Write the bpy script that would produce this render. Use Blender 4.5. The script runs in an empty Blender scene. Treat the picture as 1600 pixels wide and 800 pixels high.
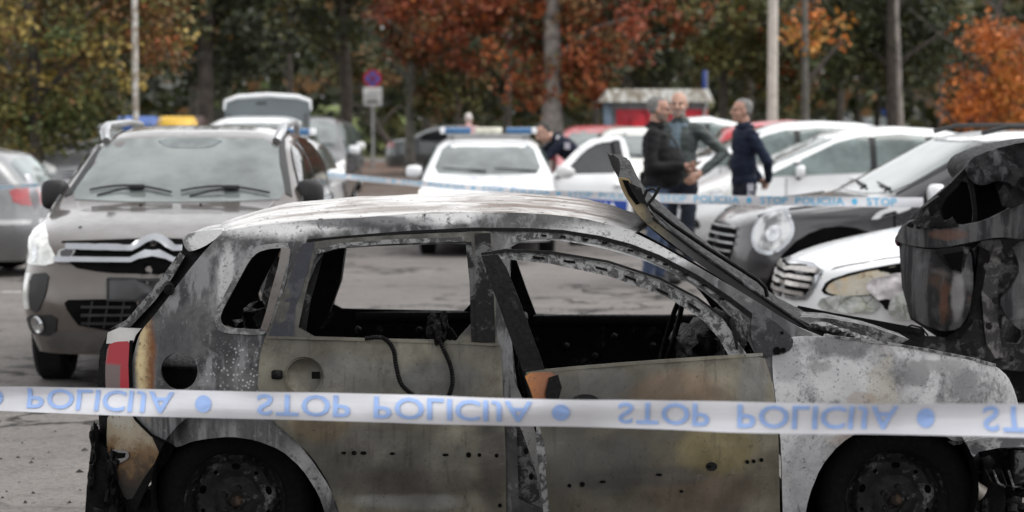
import bpy, bmesh, math, random
import numpy as np
from mathutils import Vector, Matrix, geometry, noise
from mathutils.bvhtree import BVHTree

random.seed(7); np.random.seed(7)
SC = bpy.context.scene; COL = SC.collection
R = math.radians

# ------------------------------------------------------------------ camera, sky, sun, exposure
CAM_H = 1.83; F = 1600*85/36.0; PITCH = math.atan(240/F)
cam = bpy.data.cameras.new('camera'); camo = bpy.data.objects.new('camera', cam); COL.objects.link(camo)
cam.lens = 85; cam.sensor_width = 36; cam.clip_end = 1000; cam.clip_start = .1
camo.location = (0, 0, CAM_H); camo.rotation_euler = (math.pi/2-PITCH, 0, 0)
cam.dof.use_dof = True; cam.dof.focus_distance = 9.1; cam.dof.aperture_fstop = 3.5
SC.camera = camo
SC.view_settings.view_transform = 'Standard'; SC.view_settings.look = 'None'
SC.view_settings.gamma = 1; SC.view_settings.exposure = 1.2
W = bpy.data.worlds.new('World'); SC.world = W; W.use_nodes = True
wn = W.node_tree.nodes; wl = W.node_tree.links
sky = wn.new('ShaderNodeTexSky'); sky.sky_type = 'NISHITA'; sky.sun_disc = False
sky.sun_elevation = R(64); sky.sun_rotation = R(85); sky.dust_density = 1.5; sky.air_density = 1.0
hs = wn.new('ShaderNodeHueSaturation'); hs.inputs['Saturation'].default_value = .06
wl.new(sky.outputs[0], hs.inputs['Color']); wl.new(hs.outputs[0], wn['Background'].inputs[0])
wn['Background'].inputs[1].default_value = .15
sl = bpy.data.lights.new('sun', 'SUN'); sl.energy = .55; sl.angle = R(45); sl.color = (1, .95, .87)
slo = bpy.data.objects.new('sun', sl); COL.objects.link(slo)
slo.rotation_euler = (R(-26), 0, R(-85))

def ground(y): return .04-.005*(y-9)
def at(px, py, Y):
    t = (400-py)/F; c, s = math.cos(PITCH), math.sin(PITCH)
    dz = Y*(t*c-s)/(c+t*s); dep = Y*c-dz*s
    return Vector(((px-800)*dep/F, Y, CAM_H+dz))
def gx(px, Y): return (px-800)*Y/F

# ------------------------------------------------------------------ materials
class MB:
    def __init__(s, name):
        s.m = bpy.data.materials.new(name); s.m.use_nodes = True
        s.t = s.m.node_tree; s.n = s.t.nodes; s.b = s.n['Principled BSDF']; s._o = None
    def put(s, sock, v):
        if isinstance(v, bpy.types.NodeSocket): s.t.links.new(v, sock)
        else:
            if isinstance(v, tuple) and len(v) == 3 and len(sock.default_value) == 4: v = (*v, 1)
            sock.default_value = v
    def obj(s):
        if s._o is None: s._o = s.n.new('ShaderNodeTexCoord').outputs['Object']
        return s._o
    def mapv(s, scale=(1, 1, 1), loc=(0, 0, 0), rot=(0, 0, 0), vec=None):
        k = s.n.new('ShaderNodeMapping'); s.put(k.inputs[0], vec or s.obj())
        k.inputs[1].default_value = loc; k.inputs[2].default_value = rot; k.inputs[3].default_value = scale
        return k.outputs[0]
    def noise(s, scale, detail=4, rough=.55, vec=None, dist=0):
        k = s.n.new('ShaderNodeTexNoise'); s.put(k.inputs['Vector'], vec or s.obj())
        k.inputs['Scale'].default_value = scale; k.inputs['Detail'].default_value = detail
        k.inputs['Roughness'].default_value = rough; k.inputs['Distortion'].default_value = dist
        return k.outputs[0]
    def vor(s, scale, feature='F1', vec=None, out='Distance'):
        k = s.n.new('ShaderNodeTexVoronoi'); k.feature = feature; s.put(k.inputs['Vector'], vec or s.obj())
        k.inputs['Scale'].default_value = scale; return k.outputs[out]
    def sm(s, v, lo, hi, a=0., b=1.):
        k = s.n.new('ShaderNodeMapRange'); k.interpolation_type = 'SMOOTHSTEP'
        s.put(k.inputs[0], v); k.inputs[1].default_value = lo; k.inputs[2].default_value = hi
        k.inputs[3].default_value = a; k.inputs[4].default_value = b
        return k.outputs[0]
    def math(s, op, a, b=0., c=None):
        k = s.n.new('ShaderNodeMath'); k.operation = op; s.put(k.inputs[0], a); s.put(k.inputs[1], b)
        if c is not None: s.put(k.inputs[2], c)
        return k.outputs[0]
    def mul(s, a, b): return s.math('MULTIPLY', a, b)
    def add(s, a, b): return s.math('ADD', a, b)
    def mix(s, f, a, b):
        k = s.n.new('ShaderNodeMix'); k.data_type = 'RGBA'
        s.put(k.inputs[0], f); s.put(k.inputs[6], a); s.put(k.inputs[7], b); return k.outputs[2]
    def sep(s, vec=None):
        k = s.n.new('ShaderNodeSeparateXYZ'); s.put(k.inputs[0], vec or s.obj()); return k.outputs
    def blob(s, x, z, rx, rz=None, wob=.5, ns=9):
        """soft stain of its own ragged shape centred at (x, z) on a side panel"""
        rz = rz or rx
        k = s.n.new('ShaderNodeVectorMath'); k.operation = 'LENGTH'
        s.put(k.inputs[0], s.mapv((1/rx, 0, 1/rz), (-x/rx, 0, -z/rz)))
        d = s.add(k.outputs['Value'], s.mul(s.math('SUBTRACT', s.noise(ns, 5, .65), .5), wob*2))
        return s.sm(d, 1.05, .55)
    def bump(s, h, strength=.3, dist=.01):
        k = s.n.new('ShaderNodeBump'); k.inputs['Strength'].default_value = strength
        k.inputs['Distance'].default_value = dist; s.put(k.inputs['Height'], h)
        s.t.links.new(k.outputs[0], s.b.inputs['Normal'])
    def done(s, col=None, rough=None, metal=None, **kw):
        if col is not None: s.put(s.b.inputs['Base Color'], col)
        if rough is not None: s.put(s.b.inputs['Roughness'], rough)
        if metal is not None: s.put(s.b.inputs['Metallic'], metal)
        for k, v in kw.items(): s.put(s.b.inputs[k.replace('_', ' ')], v)
        return s.m

def simple(name, col, rough=.5, metal=0, var=.25, sc=6, bump=0, bs=40, **kw):
    b = MB(name); n = b.noise(sc, 5)
    lo = tuple(c*(1-var) for c in col); hi = tuple(min(1, c*(1+var)) for c in col)
    if bump: b.bump(b.noise(bs, 4), bump, .004)
    return b.done(b.mix(b.sm(n, .3, .7), lo, hi), rough, metal, **kw)
def paint(name, col, metal=0, rough=.28, coat=.8):
    b = MB(name)
    z = b.sep()[2]
    dirt = b.mul(b.sm(b.add(z, b.mul(b.noise(5), .35)), .75, .3), .45)
    c = b.mix(dirt, b.mix(b.sm(b.noise(2.2, 6), .35, .65), col, tuple(x*.9 for x in col)), (.16, .15, .135))
    return b.done(c, b.sm(b.noise(9, 5), .3, .7, rough, rough+.16), metal, Coat_Weight=coat, Coat_Roughness=.06)

M = {}
M['black'] = simple('black_plastic', (.013, .013, .014), .5, bump=.1, Specular_IOR_Level=.35)
M['matte_black'] = simple('rough_black', (.004, .004, .004), .9, bump=.3, Specular_IOR_Level=.03)
M['rubber'] = simple('tyre_rubber', (.014, .014, .015), .8, bump=.25, bs=60, Specular_IOR_Level=.08)
M['chrome'] = simple('chrome', (.40, .41, .43), .18, 1, var=.06)
M['alloy'] = simple('alloy', (.42, .43, .44), .3, .9, var=.1)
M['steel'] = simple('galvanised_steel', (.33, .34, .34), .5, .6)
M['glass'] = simple('pale_windscreen', (.135, .155, .150), .05, var=.45, sc=1.6, Specular_IOR_Level=.9)  # pale mottled base stands in for sky reflected on the fogged glass
M['glass2'] = simple('side_glass', (.10, .135, .13), .05, var=.5, sc=2.5, Specular_IOR_Level=.9)
M['darkglass'] = simple('tinted_glass', (.018, .02, .021), .05, var=.5, sc=2, Specular_IOR_Level=.6)
M['lamp'] = simple('lamp_lens', (.62, .63, .61), .08, var=.25, sc=14, Coat_Weight=1.0)
M['lamp_in'] = simple('lamp_reflector', (.5, .51, .52), .12, .9, var=.3, sc=20)
M['red_lens'] = simple('red_lens', (.30, .010, .015), .12, var=.3, Coat_Weight=1.0)
M['amber'] = simple('amber_lens', (.6, .2, .03), .2)
M['white_paint'] = paint('white_paint', (.80, .81, .82))
M['white_print'] = simple('white_print', (.75, .76, .78), .5, var=.05)
M['blue_print'] = simple('blue_print', (.02, .06, .30), .35, var=.1)
M['blue_lens'] = simple('blue_lens', (.02, .11, .26), .1, var=.2, Coat_Weight=1.)
M['lilac_print'] = simple('lilac_print', (.36, .38, .60), .4, var=.1)
M['plate_blank'] = simple('dark_plate', (.03, .03, .032), .4, var=.4)

def lit(name, col, e):
    b = MB(name); return b.done(col, .3, 0, Emission_Color=col, Emission_Strength=e)
M['lit_lamp'] = lit('lit_lamp', (1., .93, .78), 3.)
M['lit_lamp_soft'] = lit('lit_lamp_soft', (1., .94, .80), .8)
M['lit_red'] = lit('lit_red', (1., .08, .06), 1.2)

# ------------------------------------------------------------------ mesh helpers
def link(name, me, mat=None, parent=None):
    o = bpy.data.objects.new(name, me); COL.objects.link(o)
    if mat is not None:
        for m in (mat if isinstance(mat, (list, tuple)) else [mat]): me.materials.append(m)
    if parent is not None: o.parent = parent
    return o
def mk(name, verts, faces, mat=None, parent=None, smooth=True, sharp=None):
    me = bpy.data.meshes.new(name); me.from_pydata([tuple(v) for v in verts], [], faces)
    if smooth: me.polygons.foreach_set('use_smooth', [True]*len(me.polygons))
    o = link(name, me, mat, parent)
    if smooth: sharpen(me, 40 if sharp is None else sharp)
    return o
def sharpen(me, deg):
    bm = bmesh.new(); bm.from_mesh(me)
    for e in bm.edges:
        if len(e.link_faces) == 2 and e.calc_face_angle(0) > R(deg): e.smooth = False
    bm.to_mesh(me); bm.free()
def thing(name, label, cat, loc=(0, 0, 0), rotz=0, group=None):
    o = bpy.data.objects.new(name, None); COL.objects.link(o); o.empty_display_size = .2
    o.location = loc; o.rotation_euler = (0, 0, rotz); tag(o, label, cat, group); return o
def tag(o, label, cat, group=None):
    o['label'] = label; o['category'] = cat
    if group: o['group'] = group
    return o
def bm_obj(name, bm, mat, parent=None, smooth=True, sharp=40):
    me = bpy.data.meshes.new(name); bm.to_mesh(me); bm.free()
    if smooth: me.polygons.foreach_set('use_smooth', [True]*len(me.polygons)); sharpen(me, sharp)
    return link(name, me, mat, parent)
def add_box(bm, c, s, bev=0, rot=None):
    mtx = Matrix.Translation(c) @ (rot.to_4x4() if rot else Matrix.Identity(4)) @ Matrix.Diagonal((*s, 1))
    r = bmesh.ops.create_cube(bm, size=1, matrix=mtx)
    if bev:
        es = list({e for v in r['verts'] for e in v.link_edges})
        bmesh.ops.bevel(bm, geom=es, offset=bev, segments=2, affect='EDGES', profile=.5)
def box(name, c, s, mat, parent=None, bev=.01, rot=None):
    bm = bmesh.new(); add_box(bm, c, s, bev, rot); return bm_obj(name, bm, mat, parent)
def tube_data(pts, r, n=8, closed=False):
    pts = [Vector(p) for p in pts]; m = len(pts); rr = r if isinstance(r, (list, tuple)) else [r]*m
    V = []; Fc = []; up = None
    for i in range(m):
        d = (pts[min(i+1, m-1)]-pts[max(i-1, 0)]).normalized()
        if up is None:
            up = Vector((0, 0, 1)) if abs(d.z) < .9 else Vector((1, 0, 0))
        a = d.cross(up).normalized(); b = a.cross(d).normalized(); up = b
        for k in range(n):
            t = 2*math.pi*k/n; V.append(pts[i]+(a*math.cos(t)+b*math.sin(t))*rr[i])
    for i in range(m-1):
        for k in range(n):
            Fc.append((i*n+k, i*n+(k+1) % n, (i+1)*n+(k+1) % n, (i+1)*n+k))
    Fc.append(tuple(range(n))[::-1]); Fc.append(tuple((m-1)*n+k for k in range(n)))
    return V, Fc
def tube(name, pts, r, mat, parent=None, n=8): return mk(name, *tube_data(pts, r, n), mat, parent)
def lathe_data(prof, n=40, axis='y', c=(0, 0, 0)):
    V = []; Fc = []; m = len(prof)
    for k in range(n):
        t = 2*math.pi*k/n
        for r, a in prof:
            p = (r*math.cos(t), a, r*math.sin(t)) if axis == 'y' else (r*math.cos(t), r*math.sin(t), a)
            V.append(Vector(p)+Vector(c))
    for k in range(n):
        k2 = (k+1) % n
        for i in range(m-1): Fc.append((k*m+i, k*m+i+1, k2*m+i+1, k2*m+i))
    return V, Fc
def lathe(name, prof, mat, parent=None, n=40, axis='y', c=(0, 0, 0)):
    return mk(name, *lathe_data(prof, n, axis, c), mat, parent)
def inside(x, y, P):
    c = False; n = len(P); j = n-1
    for i in range(n):
        xi, yi = P[i]; xj, yj = P[j]
        if (yi > y) != (yj > y) and x < (xj-xi)*(y-yi)/(yj-yi)+xi: c = not c
        j = i
    return c
def dens(P, sp, close=True):
    out = []
    n = len(P)
    for i in range(n if close else n-1):
        a = P[i]; b = P[(i+1) % n]; L = math.hypot(b[0]-a[0], b[1]-a[1]); k = max(1, int(L/sp+.5))
        for j in range(k): out.append((a[0]+(b[0]-a[0])*j/k, a[1]+(b[1]-a[1])*j/k))
    if not close: out.append(P[-1])
    return out
def round_poly(P, it=1):
    for _ in range(it):
        Q = []; n = len(P)
        for i in range(n):
            a = P[i]; b = P[(i+1) % n]
            Q.append((a[0]*.8+b[0]*.2, a[1]*.8+b[1]*.2)); Q.append((a[0]*.2+b[0]*.8, a[1]*.2+b[1]*.8))
        P = Q
    return P
def cdt(outline, holes, sp):
    """triangulated 2-D region with holes -> pts, tris"""
    o = dens(outline, sp); hs_ = [dens(h, sp) for h in holes]
    pts = list(o); edges = [(i, (i+1) % len(o)) for i in range(len(o))]
    for h in hs_:
        b = len(pts); pts += h; edges += [(b+i, b+(i+1) % len(h)) for i in range(len(h))]
    x0 = min(p[0] for p in o); x1 = max(p[0] for p in o); y0 = min(p[1] for p in o); y1 = max(p[1] for p in o)
    bd = np.array(pts); r = 0; y = y0+sp*.5
    while y < y1:
        x = x0+sp*(.5+.5*(r % 2))
        while x < x1:
            if inside(x, y, o) and not any(inside(x, y, h) for h in hs_):
                if ((bd[:, 0]-x)**2+(bd[:, 1]-y)**2).min() > (.45*sp)**2: pts.append((x, y))
            x += sp
        y += sp*.87; r += 1
    res = geometry.delaunay_2d_cdt([Vector(p) for p in pts], edges, [], 0, 1e-6)
    V = [(v.x, v.y) for v in res[0]]; T = []
    for t in res[2]:
        cx = sum(V[i][0] for i in t)/len(t); cy = sum(V[i][1] for i in t)/len(t)
        if inside(cx, cy, o) and not any(inside(cx, cy, h) for h in hs_): T.append(tuple(t))
    return V, T
def shell(P, Q, T):
    """front points P, back points Q, triangles T -> closed solid"""
    n = len(P); cnt = {}
    for t in T:
        for i in range(3):
            a, b = t[i], t[(i+1) % 3]; cnt[(a, b)] = 1
    Fc = [tuple(t) for t in T]+[tuple(i+n for i in t[::-1]) for t in T]
    for (a, b) in cnt:
        if (b, a) not in cnt: Fc.append((b, a, a+n, b+n))
    return list(P)+list(Q), Fc
def fix_normals(o):
    bm = bmesh.new(); bm.from_mesh(o.data); bmesh.ops.recalc_face_normals(bm, faces=bm.faces); bm.to_mesh(o.data); bm.free()
def clean(V, Fc):
    used = sorted({i for f in Fc for i in f}); mp = {u: k for k, u in enumerate(used)}
    return [V[u] for u in used], [tuple(mp[i] for i in f) for f in Fc]
def panel(name, outline, mp, mat, parent, holes=(), th=.015, sp=12, amp=.0, rnd=1, seed=0, back=(0, 1, 0), nf=4):
    """sheet-metal panel: outline given as (u, v), mp maps to parent-local 3-D"""
    o = round_poly(outline, rnd) if rnd else outline
    hs_ = [round_poly(h, rnd) if rnd else h for h in holes]
    V, T = cdt(o, hs_, sp); P = [mp(*v) for v in V]
    if amp:
        P = [p+Vector((0, amp*(noise.noise(p*nf+Vector((seed, 0, 0)))+.5*noise.noise(p*nf*3+Vector((seed, 5, 0)))), 0)) for p in P]
    Q = [p+Vector(back)*th for p in P]
    ob = mk(name, *clean(*shell(P, Q, T)), mat, parent); fix_normals(ob); sharpen(ob.data, 40); return ob
def evaluated(o):
    dg = bpy.context.evaluated_depsgraph_get(); me = bpy.data.meshes.new_from_object(o.evaluated_get(dg)); return me
_txt = {}
def _glyph(ch):
    c = bpy.data.curves.new('t', 'FONT'); c.body = ch; c.resolution_u = 3; c.offset = .012
    o = bpy.data.objects.new('t', c); COL.objects.link(o); me = evaluated(o)
    bm = bmesh.new(); bm.from_mesh(me); bmesh.ops.triangulate(bm, faces=bm.faces)
    bmesh.ops.remove_doubles(bm, verts=bm.verts, dist=1e-4)
    for _ in range(3):
        es = [e for e in bm.edges if e.calc_length() > .14]
        if es: bmesh.ops.subdivide_edges(bm, edges=es, cuts=1); bmesh.ops.triangulate(bm, faces=bm.faces)
    bm.verts.index_update()
    V = [(v.co.x, v.co.y) for v in bm.verts]; T = [tuple(v.index for v in f.verts) for f in bm.faces]
    bm.free(); bpy.data.objects.remove(o); bpy.data.meshes.remove(me); return V, T
def text2d(s):
    """capital lettering as flat triangles normalised to 0..1 both ways, every letter at cap height"""
    if s in _txt: return _txt[s]
    V = []; T = []; x = 0
    for ch in s:
        v, t = _glyph(ch); x0 = min(a for a, b in v); x1 = max(a for a, b in v); y0 = min(b for a, b in v); y1 = max(b for a, b in v)
        k = len(V); V += [(x+a-x0, (b-y0)/(y1-y0)) for a, b in v]; T += [tuple(i+k for i in q) for q in t]; x += x1-x0+(.03 if ch == 'A' else .085)
    w = max(a for a, b in V); V = [(a/w, b) for a, b in V]; _txt[s] = (V, T); return _txt[s]
# ------------------------------------------------------------------ generic car builder
def pl(table): 
    xs = [t[0] for t in table]; ys = [t[1] for t in table]
    def f(x):
        # smoothed piecewise-linear curve
        return sum(w*np.interp(x+d, xs, ys) for d, w in ((-.05, .25), (0, .5), (.05, .25)))
    return f
class Car:
    """loft body: s = metres behind the nose, local x = L/2 - s, y left, z up"""
    def __init__(s, root, L, Wd, top, belt, p=None, bot=.22, tumble=.22, fl=None, rl=None, na=.5, nn=2.8, ra=.5, rn=2.8,
                 wheels=(.85, 3.4), wr=.315, paint=None, arch=1.0, ww=.2):
        s.root = root; s.L = L; s.W = Wd; s.top = pl(top); s.belt = pl(belt); s.paint = paint; s.wheels = wheels; s.wr = wr; s.ww = ww
        p = pl(p or [(0, 2.4), (1.0, 2.6), (1.5, 4.5), (L-.8, 4.5), (L, 3)])
        fl = fl or [(.1, .10), (.25, .03), (.45, 0), (.6, .02), (.8, .12), (1.0, .25), (1.3, .3)]
        rl = rl or [(.1, .08), (.3, .02), (.5, 0), (.8, .03), (1.0, .07), (1.4, .1)]
        fx = [a for a, b in fl]; fy = [b for a, b in fl]; rx = [a for a, b in rl]; ry = [b for a, b in rl]
        ss = list(.55*np.linspace(.03, 1, 13)**2.4)+list(np.arange(.6, L-.57, .05))+list(L-.55*np.linspace(1, .03, 13)**2.4)
        rings = []
        nl, nu = 12, 16
        for q in ss:
            w = Wd/2
            if q < na: w *= (1-(1-q/na)**nn)**(1/nn)
            if L-q < ra: w *= (1-(1-(L-q)/ra)**rn)**(1/rn)
            zt = float(s.top(q)); zb = min(float(s.belt(q)), zt-.03); pp = float(p(q)); ring = []
            for k in range(nl):
                if k < 3: y = w*(.0, .45, .80)[k]; z = bot
                else:
                    v = (k-3)/(nl-3); z = bot+(zb-bot)*v
                    y = w*(1-.10*(1-v)**4-.035*max(0, v-.55)/.45-.012*math.sin(v*9))
                ring.append((y, z))
            wb = w*.962
            for k in range(nu+1):
                th = k/nu*math.pi/2
                z = zb+(zt-zb)*math.sin(th)**(2/pp); y = max(0, (wb-tumble*(z-zb)))*math.cos(th)**(2/pp)
                if k == nu: y = 0
                ring.append((y, z))
            out = []
            for (y, z) in ring:
                x = L/2-q
                wf = max(0, 1-q/1.1)**2; wq = max(0, 1-(L-q)/.9)**2
                x -= np.interp(z, fx, fy)*wf; x += np.interp(z, rx, ry)*wq
                out.append((x, y, z))
            rings.append(out)
        m = len(rings[0]); V = []; Fc = []
        full = 2*m-2
        for r in rings:
            V += r+[(x, -y, z) for (x, y, z) in r[-2:0:-1]]
        for i in range(len(rings)-1):
            for k in range(full):
                k2 = (k+1) % full; Fc.append((i*full+k, i*full+k2, (i+1)*full+k2, (i+1)*full+k))
        Fc.append(tuple(range(full))[::-1]); Fc.append(tuple((len(rings)-1)*full+k for k in range(full)))
        s.V = V; s.F = Fc; s.bvh = BVHTree.FromPolygons([Vector(v) for v in V], Fc)
        body = mk('body', V, Fc, [paint, M['matte_black']], root, smooth=True, sharp=60); fix_normals(body)
        if wheels:
            cv = []; cf = []
            for q in wheels:
                for sd in (1, -1):
                    v, f = lathe_data([(0, .0), (wr*1.13*arch, .0), (wr*1.13*arch, .6), (0, .6)], 36, 'y', (L/2-q, 0, wr+.015))
                    b = len(cv); cv += [(a.x, sd*(Wd/2-.34+a.y) if True else 0, a.z) for a in v]
                    cf += [tuple(i+b for i in t) for t in f]
            cut = mk('cut', cv, cf, [paint, M['matte_black']], None, smooth=False)
            bm = bmesh.new(); bm.from_mesh(cut.data); bmesh.ops.remove_doubles(bm, verts=bm.verts, dist=1e-5)
            bmesh.ops.recalc_face_normals(bm, faces=bm.faces)
            for f in bm.faces: f.material_index = 1
            bm.to_mesh(cut.data); bm.free()
            md = body.modifiers.new('b', 'BOOLEAN'); md.object = cut; md.operation = 'DIFFERENCE'; md.solver = 'EXACT'
            me = evaluated(body); body.modifiers.clear(); old = body.data; body.data = me; me.name = 'body'
            bpy.data.meshes.remove(old); bpy.data.objects.remove(cut)
            sharpen(me, 50)
        s.body = body
    def X(s, q): return s.L/2-q
    def ray(s, o, d):
        h, n, i, _ = s.bvh.ray_cast(Vector(o), Vector(d).normalized())
        if h is None: return None, None
        if n.dot(Vector(d)) > 0: n = -n
        return h, n
    def frame(s, view):
        if view == 'L': return lambda u, v: ((s.X(u), 4, v), (0, -1, 0))
        if view == 'R': return lambda u, v: ((s.X(u), -4, v), (0, 1, 0))
        if view == 'F': return lambda u, v: ((6, u, v), (-1, 0, 0))
        if view == 'B': return lambda u, v: ((-6, u, v), (1, 0, 0))
        if view == 'T': return lambda u, v: ((s.X(u), v, 4), (0, 0, -1))
        sg, a = view   # diagonal: side sign, angle from the front
        d = Vector((-math.cos(a), -sg*math.sin(a), 0)); ua = Vector((-math.sin(a), sg*math.cos(a), 0))
        def f(u, v):
            c = Vector((s.L/2, 0, v))+ua*u-d*6
            return (c, d)
        return f
    def patch(s, name, outline, view, mat, off=.004, th=.02, sp=.05, rnd=1, holes=(), parent=None, bulge=0):
        f = s.frame(view); o = round_poly(outline, rnd) if rnd else outline
        V, T = cdt(o, holes, sp); P = []; Q = []; ok = []
        for (u, v) in V:
            h, n = s.ray(*f(u, v)); ok.append(h is not None)
            if h is None: P.append(Vector()); Q.append(Vector()); continue
            P.append(h+n*off); Q.append(h-n*th)
        T = [t for t in T if all(ok[i] for i in t)]
        if not T: return None
        ob = mk(name, *clean(*shell(P, Q, T)), mat, parent or s.root, sharp=45); fix_normals(ob); sharpen(ob.data, 45); return ob
    def diag(s, name, pts, sg, a, mat, **kw):
        a = R(a); out = []
        for (q, y, z) in pts: out.append(((q*math.sin(a)+y*math.cos(a)), z))
        return s.patch(name, out, (sg, a), mat, **kw)
    def strip(s, name, line, view, wd, mat, off=.003, th=.01, parent=None):
        L_ = []; R_ = []
        ln = dens(line, .12, False)
        for i, p in enumerate(ln):
            a = ln[max(0, i-1)]; b = ln[min(len(ln)-1, i+1)]; d = Vector((b[0]-a[0], b[1]-a[1])).normalized()
            L_.append((p[0]-d.y*wd/2, p[1]+d.x*wd/2)); R_.append((p[0]+d.y*wd/2, p[1]-d.x*wd/2))
        return s.patch(name, L_+R_[::-1], view, mat, off, th, .1, 0, (), parent)
    def text(s, name, txt, view, u0, u1, v0, v1, mat, off=.005, parent=None):
        f = s.frame(view); V, T = text2d(txt); P = []; Q = []
        for (a, b) in V:
            h, n = s.ray(*f(u0+(u1-u0)*a, v0+(v1-v0)*b))
            if h is None: return None
            P.append(h+n*off); Q.append(h)
        ob = mk(name, *shell(P, Q, T), mat, parent or s.root, smooth=False); fix_normals(ob); return ob
    def side_windows(s, spans, mat, drop=.10, lift=.02, q0=None):
        for (a, b), (a2, b2) in zip(spans[:-1], spans[1:]):
            zt = float(s.top((b+a2)/2))-drop-.01; zb = float(s.belt((b+a2)/2))+lift
            if zt > zb+.1:
                for view in 'LR': s.patch('pillar_trim', [(b-.03, zb), (a2+.03, zb), (a2+.03, zt), (b-.03, zt)], view, M['black'], off=.008, sp=.055, rnd=0)
        for (a, b) in spans:
            qs = np.linspace(a, b, 14); up = []; dn = []
            for q in qs:
                zt = float(s.top(q))-drop; zb = float(s.belt(q))+lift
                if zt > zb+.02: up.append((q, zt)); dn.append((q, zb))
            if len(up) < 3: continue
            for view in 'LR': s.patch('side_window', up+dn[::-1], view, mat, off=.012, sp=.055, rnd=1)
    def seams(s, qs, z0=.32):
        for view in 'LR':
            for q in qs: s.strip('door_gap', [(q, z0), (q+.02, float(s.belt(q))-.0)], view, .010, M['matte_black'], off=.0015)
    def handles(s, qs, z, mat):
        for view, sd in (('L', 1), ('R', -1)):
            for q in qs:
                h, n = s.ray(*s.frame(view)(q, z))
                if h: box('door_handle', h+n*.02, (.17, .035, .028), mat, s.root, .009)
    def mirrors(s, q, z, mat, y=None, sz=(.13, .21, .16)):
        for sd in (1, -1):
            y0 = (y or s.W/2+.07)*sd
            bm = bmesh.new(); bmesh.ops.create_icosphere(bm, subdivisions=3, radius=.5)
            for v in bm.verts:
                c = v.co; c.x = (abs(c.x)*2)**.8*.5*(1 if c.x > 0 else -1); c.y = (abs(c.y)*2)**.6*.5*(1 if c.y > 0 else -1); c.z = (abs(c.z)*2)**.6*.5*(1 if c.z > 0 else -1)
                if c.x < -.25: c.x = -.25
                c.x *= sz[0]; c.y *= sz[1]; c.z *= sz[2]
                c += Vector((s.X(q), y0, z))
            mi = bm_obj('wing_mirror', bm, mat, s.root)
            tube('mirror_arm', [(s.X(q), y0-sd*.06, z-.05), (s.X(q)+.01, sd*(s.W/2-.06), z-.09)], [.03, .035], M['black'], mi)
            box('mirror_glass', (s.X(q)-sz[0]*.3, y0, z), (.006, sz[1]*.8, sz[2]*.75), M['darkglass'], mi, .002)
    def add_wheels(s, rim=None, spokes=5):
        r = s.wr; w = s.ww; rm = rim or M['alloy']
        tp = [(r*.66, -w*.42), (r*.8, -w*.5), (r*.93, -w*.46), (r, -w*.34), (r, w*.34), (r*.93, w*.46), (r*.8, w*.5), (r*.66, w*.42)]
        proto = None
        for q in s.wheels:
            for sd in (1, -1):
                c = (s.X(q), sd*(s.W/2-.03-w/2), r)
                if proto is None:
                    t = lathe('wheel', tp, M['rubber'], s.root, 36)
                    V, Fc = lathe_data([(r*.67, -w*.35), (r*.67, w*.40), (r*.62, w*.42), (r*.58, w*.30), (r*.56, -w*.2), (0.02, -w*.2)], 36)
                    for k in range(spokes):
                        a = 2*math.pi*k/spokes; bm = bmesh.new()
                        add_box(bm, (r*.34, w*.28, 0), (r*.56, w*.16, r*.13), .006)
                        bmesh.ops.rotate(bm, verts=bm.verts, cent=(0, 0, 0), matrix=Matrix.Rotation(a, 3, 'Y'))
                        b = len(V); bm.verts.index_update(); V += [v.co.copy() for v in bm.verts]; Fc += [tuple(v.index+b for v in f.verts) for f in bm.faces]; bm.free()
                    v2, f2 = lathe_data([(0.001, w*.4), (r*.12, w*.4), (r*.15, w*.3), (r*.15, w*.1)], 20); b = len(V); V += v2; Fc += [tuple(i+b for i in f) for f in f2]
                    rmo = mk('rim', V, Fc, rm, t); proto = (t, rmo)
                else:
                    t = proto[0].copy(); COL.objects.link(t); t.parent = s.root
                    rmo = proto[1].copy(); COL.objects.link(rmo); rmo.parent = t
                t.location = c; t.rotation_euler = (0, 0, 0 if sd > 0 else math.pi)
    def wipers(s, zb, qb, ln=.55):
        for (y0, y1) in ((.62, .08), (-.02, -.58)):
            pts = []
            for k in range(6):
                y = y0+(y1-y0)*k/5; h, n = s.ray((6, y, zb+.015+.035*k/5), (-1, 0, 0))
                if h: pts.append(h+n*.02)
            if len(pts) > 2:
                wv = tube('wiper', pts, [.012]+[.009]*(len(pts)-2)+[.005], M['black'], s.root, 6)
                k = pts[2]; tube('wiper_arm', [k+Vector((.01, 0, .0)), k+(pts[0]-k)*.6+Vector((.012, 0, -.015)), pts[0]+Vector((.02, -.06, -.03))], [.007, .010, .014], M['black'], wv, 6)
    def rear_lights(s, z0, z1, mat=None, wq=.28, y0=.52):
        for sg in (1, -1):
            o = [(0.02, y0, z0), (.02, y0, z1), (wq, s.W/2, z1-.02), (wq*.8, s.W/2, z0+.02)]
            a = R(40); out = [((q*math.sin(a)+y*math.cos(a)), z) for (q, y, z) in o]
            d = Vector((math.cos(a), -sg*math.sin(a), 0)); ua = Vector((math.sin(a), sg*math.cos(a), 0))
            V, T = cdt(round_poly(out, 1), [], .05); P = []; Q = []; ok = []
            for (u, v) in V:
                c = Vector((-s.L/2, 0, v))+ua*u-d*6; h, n = s.ray(c, d); ok.append(h is not None)
                P.append(h+n*.006 if h else Vector()); Q.append(h-n*.02 if h else Vector())
            T = [t for t in T if all(ok[i] for i in t)]
            if T:
                ob = mk('tail_light', *clean(*shell(P, Q, T)), mat or M['red_lens'], s.root); fix_normals(ob)
                box('light_bar_strip', P[0]*.999, (.01, .01, .01), M['red_lens'], ob, .002) if False else None
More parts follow.
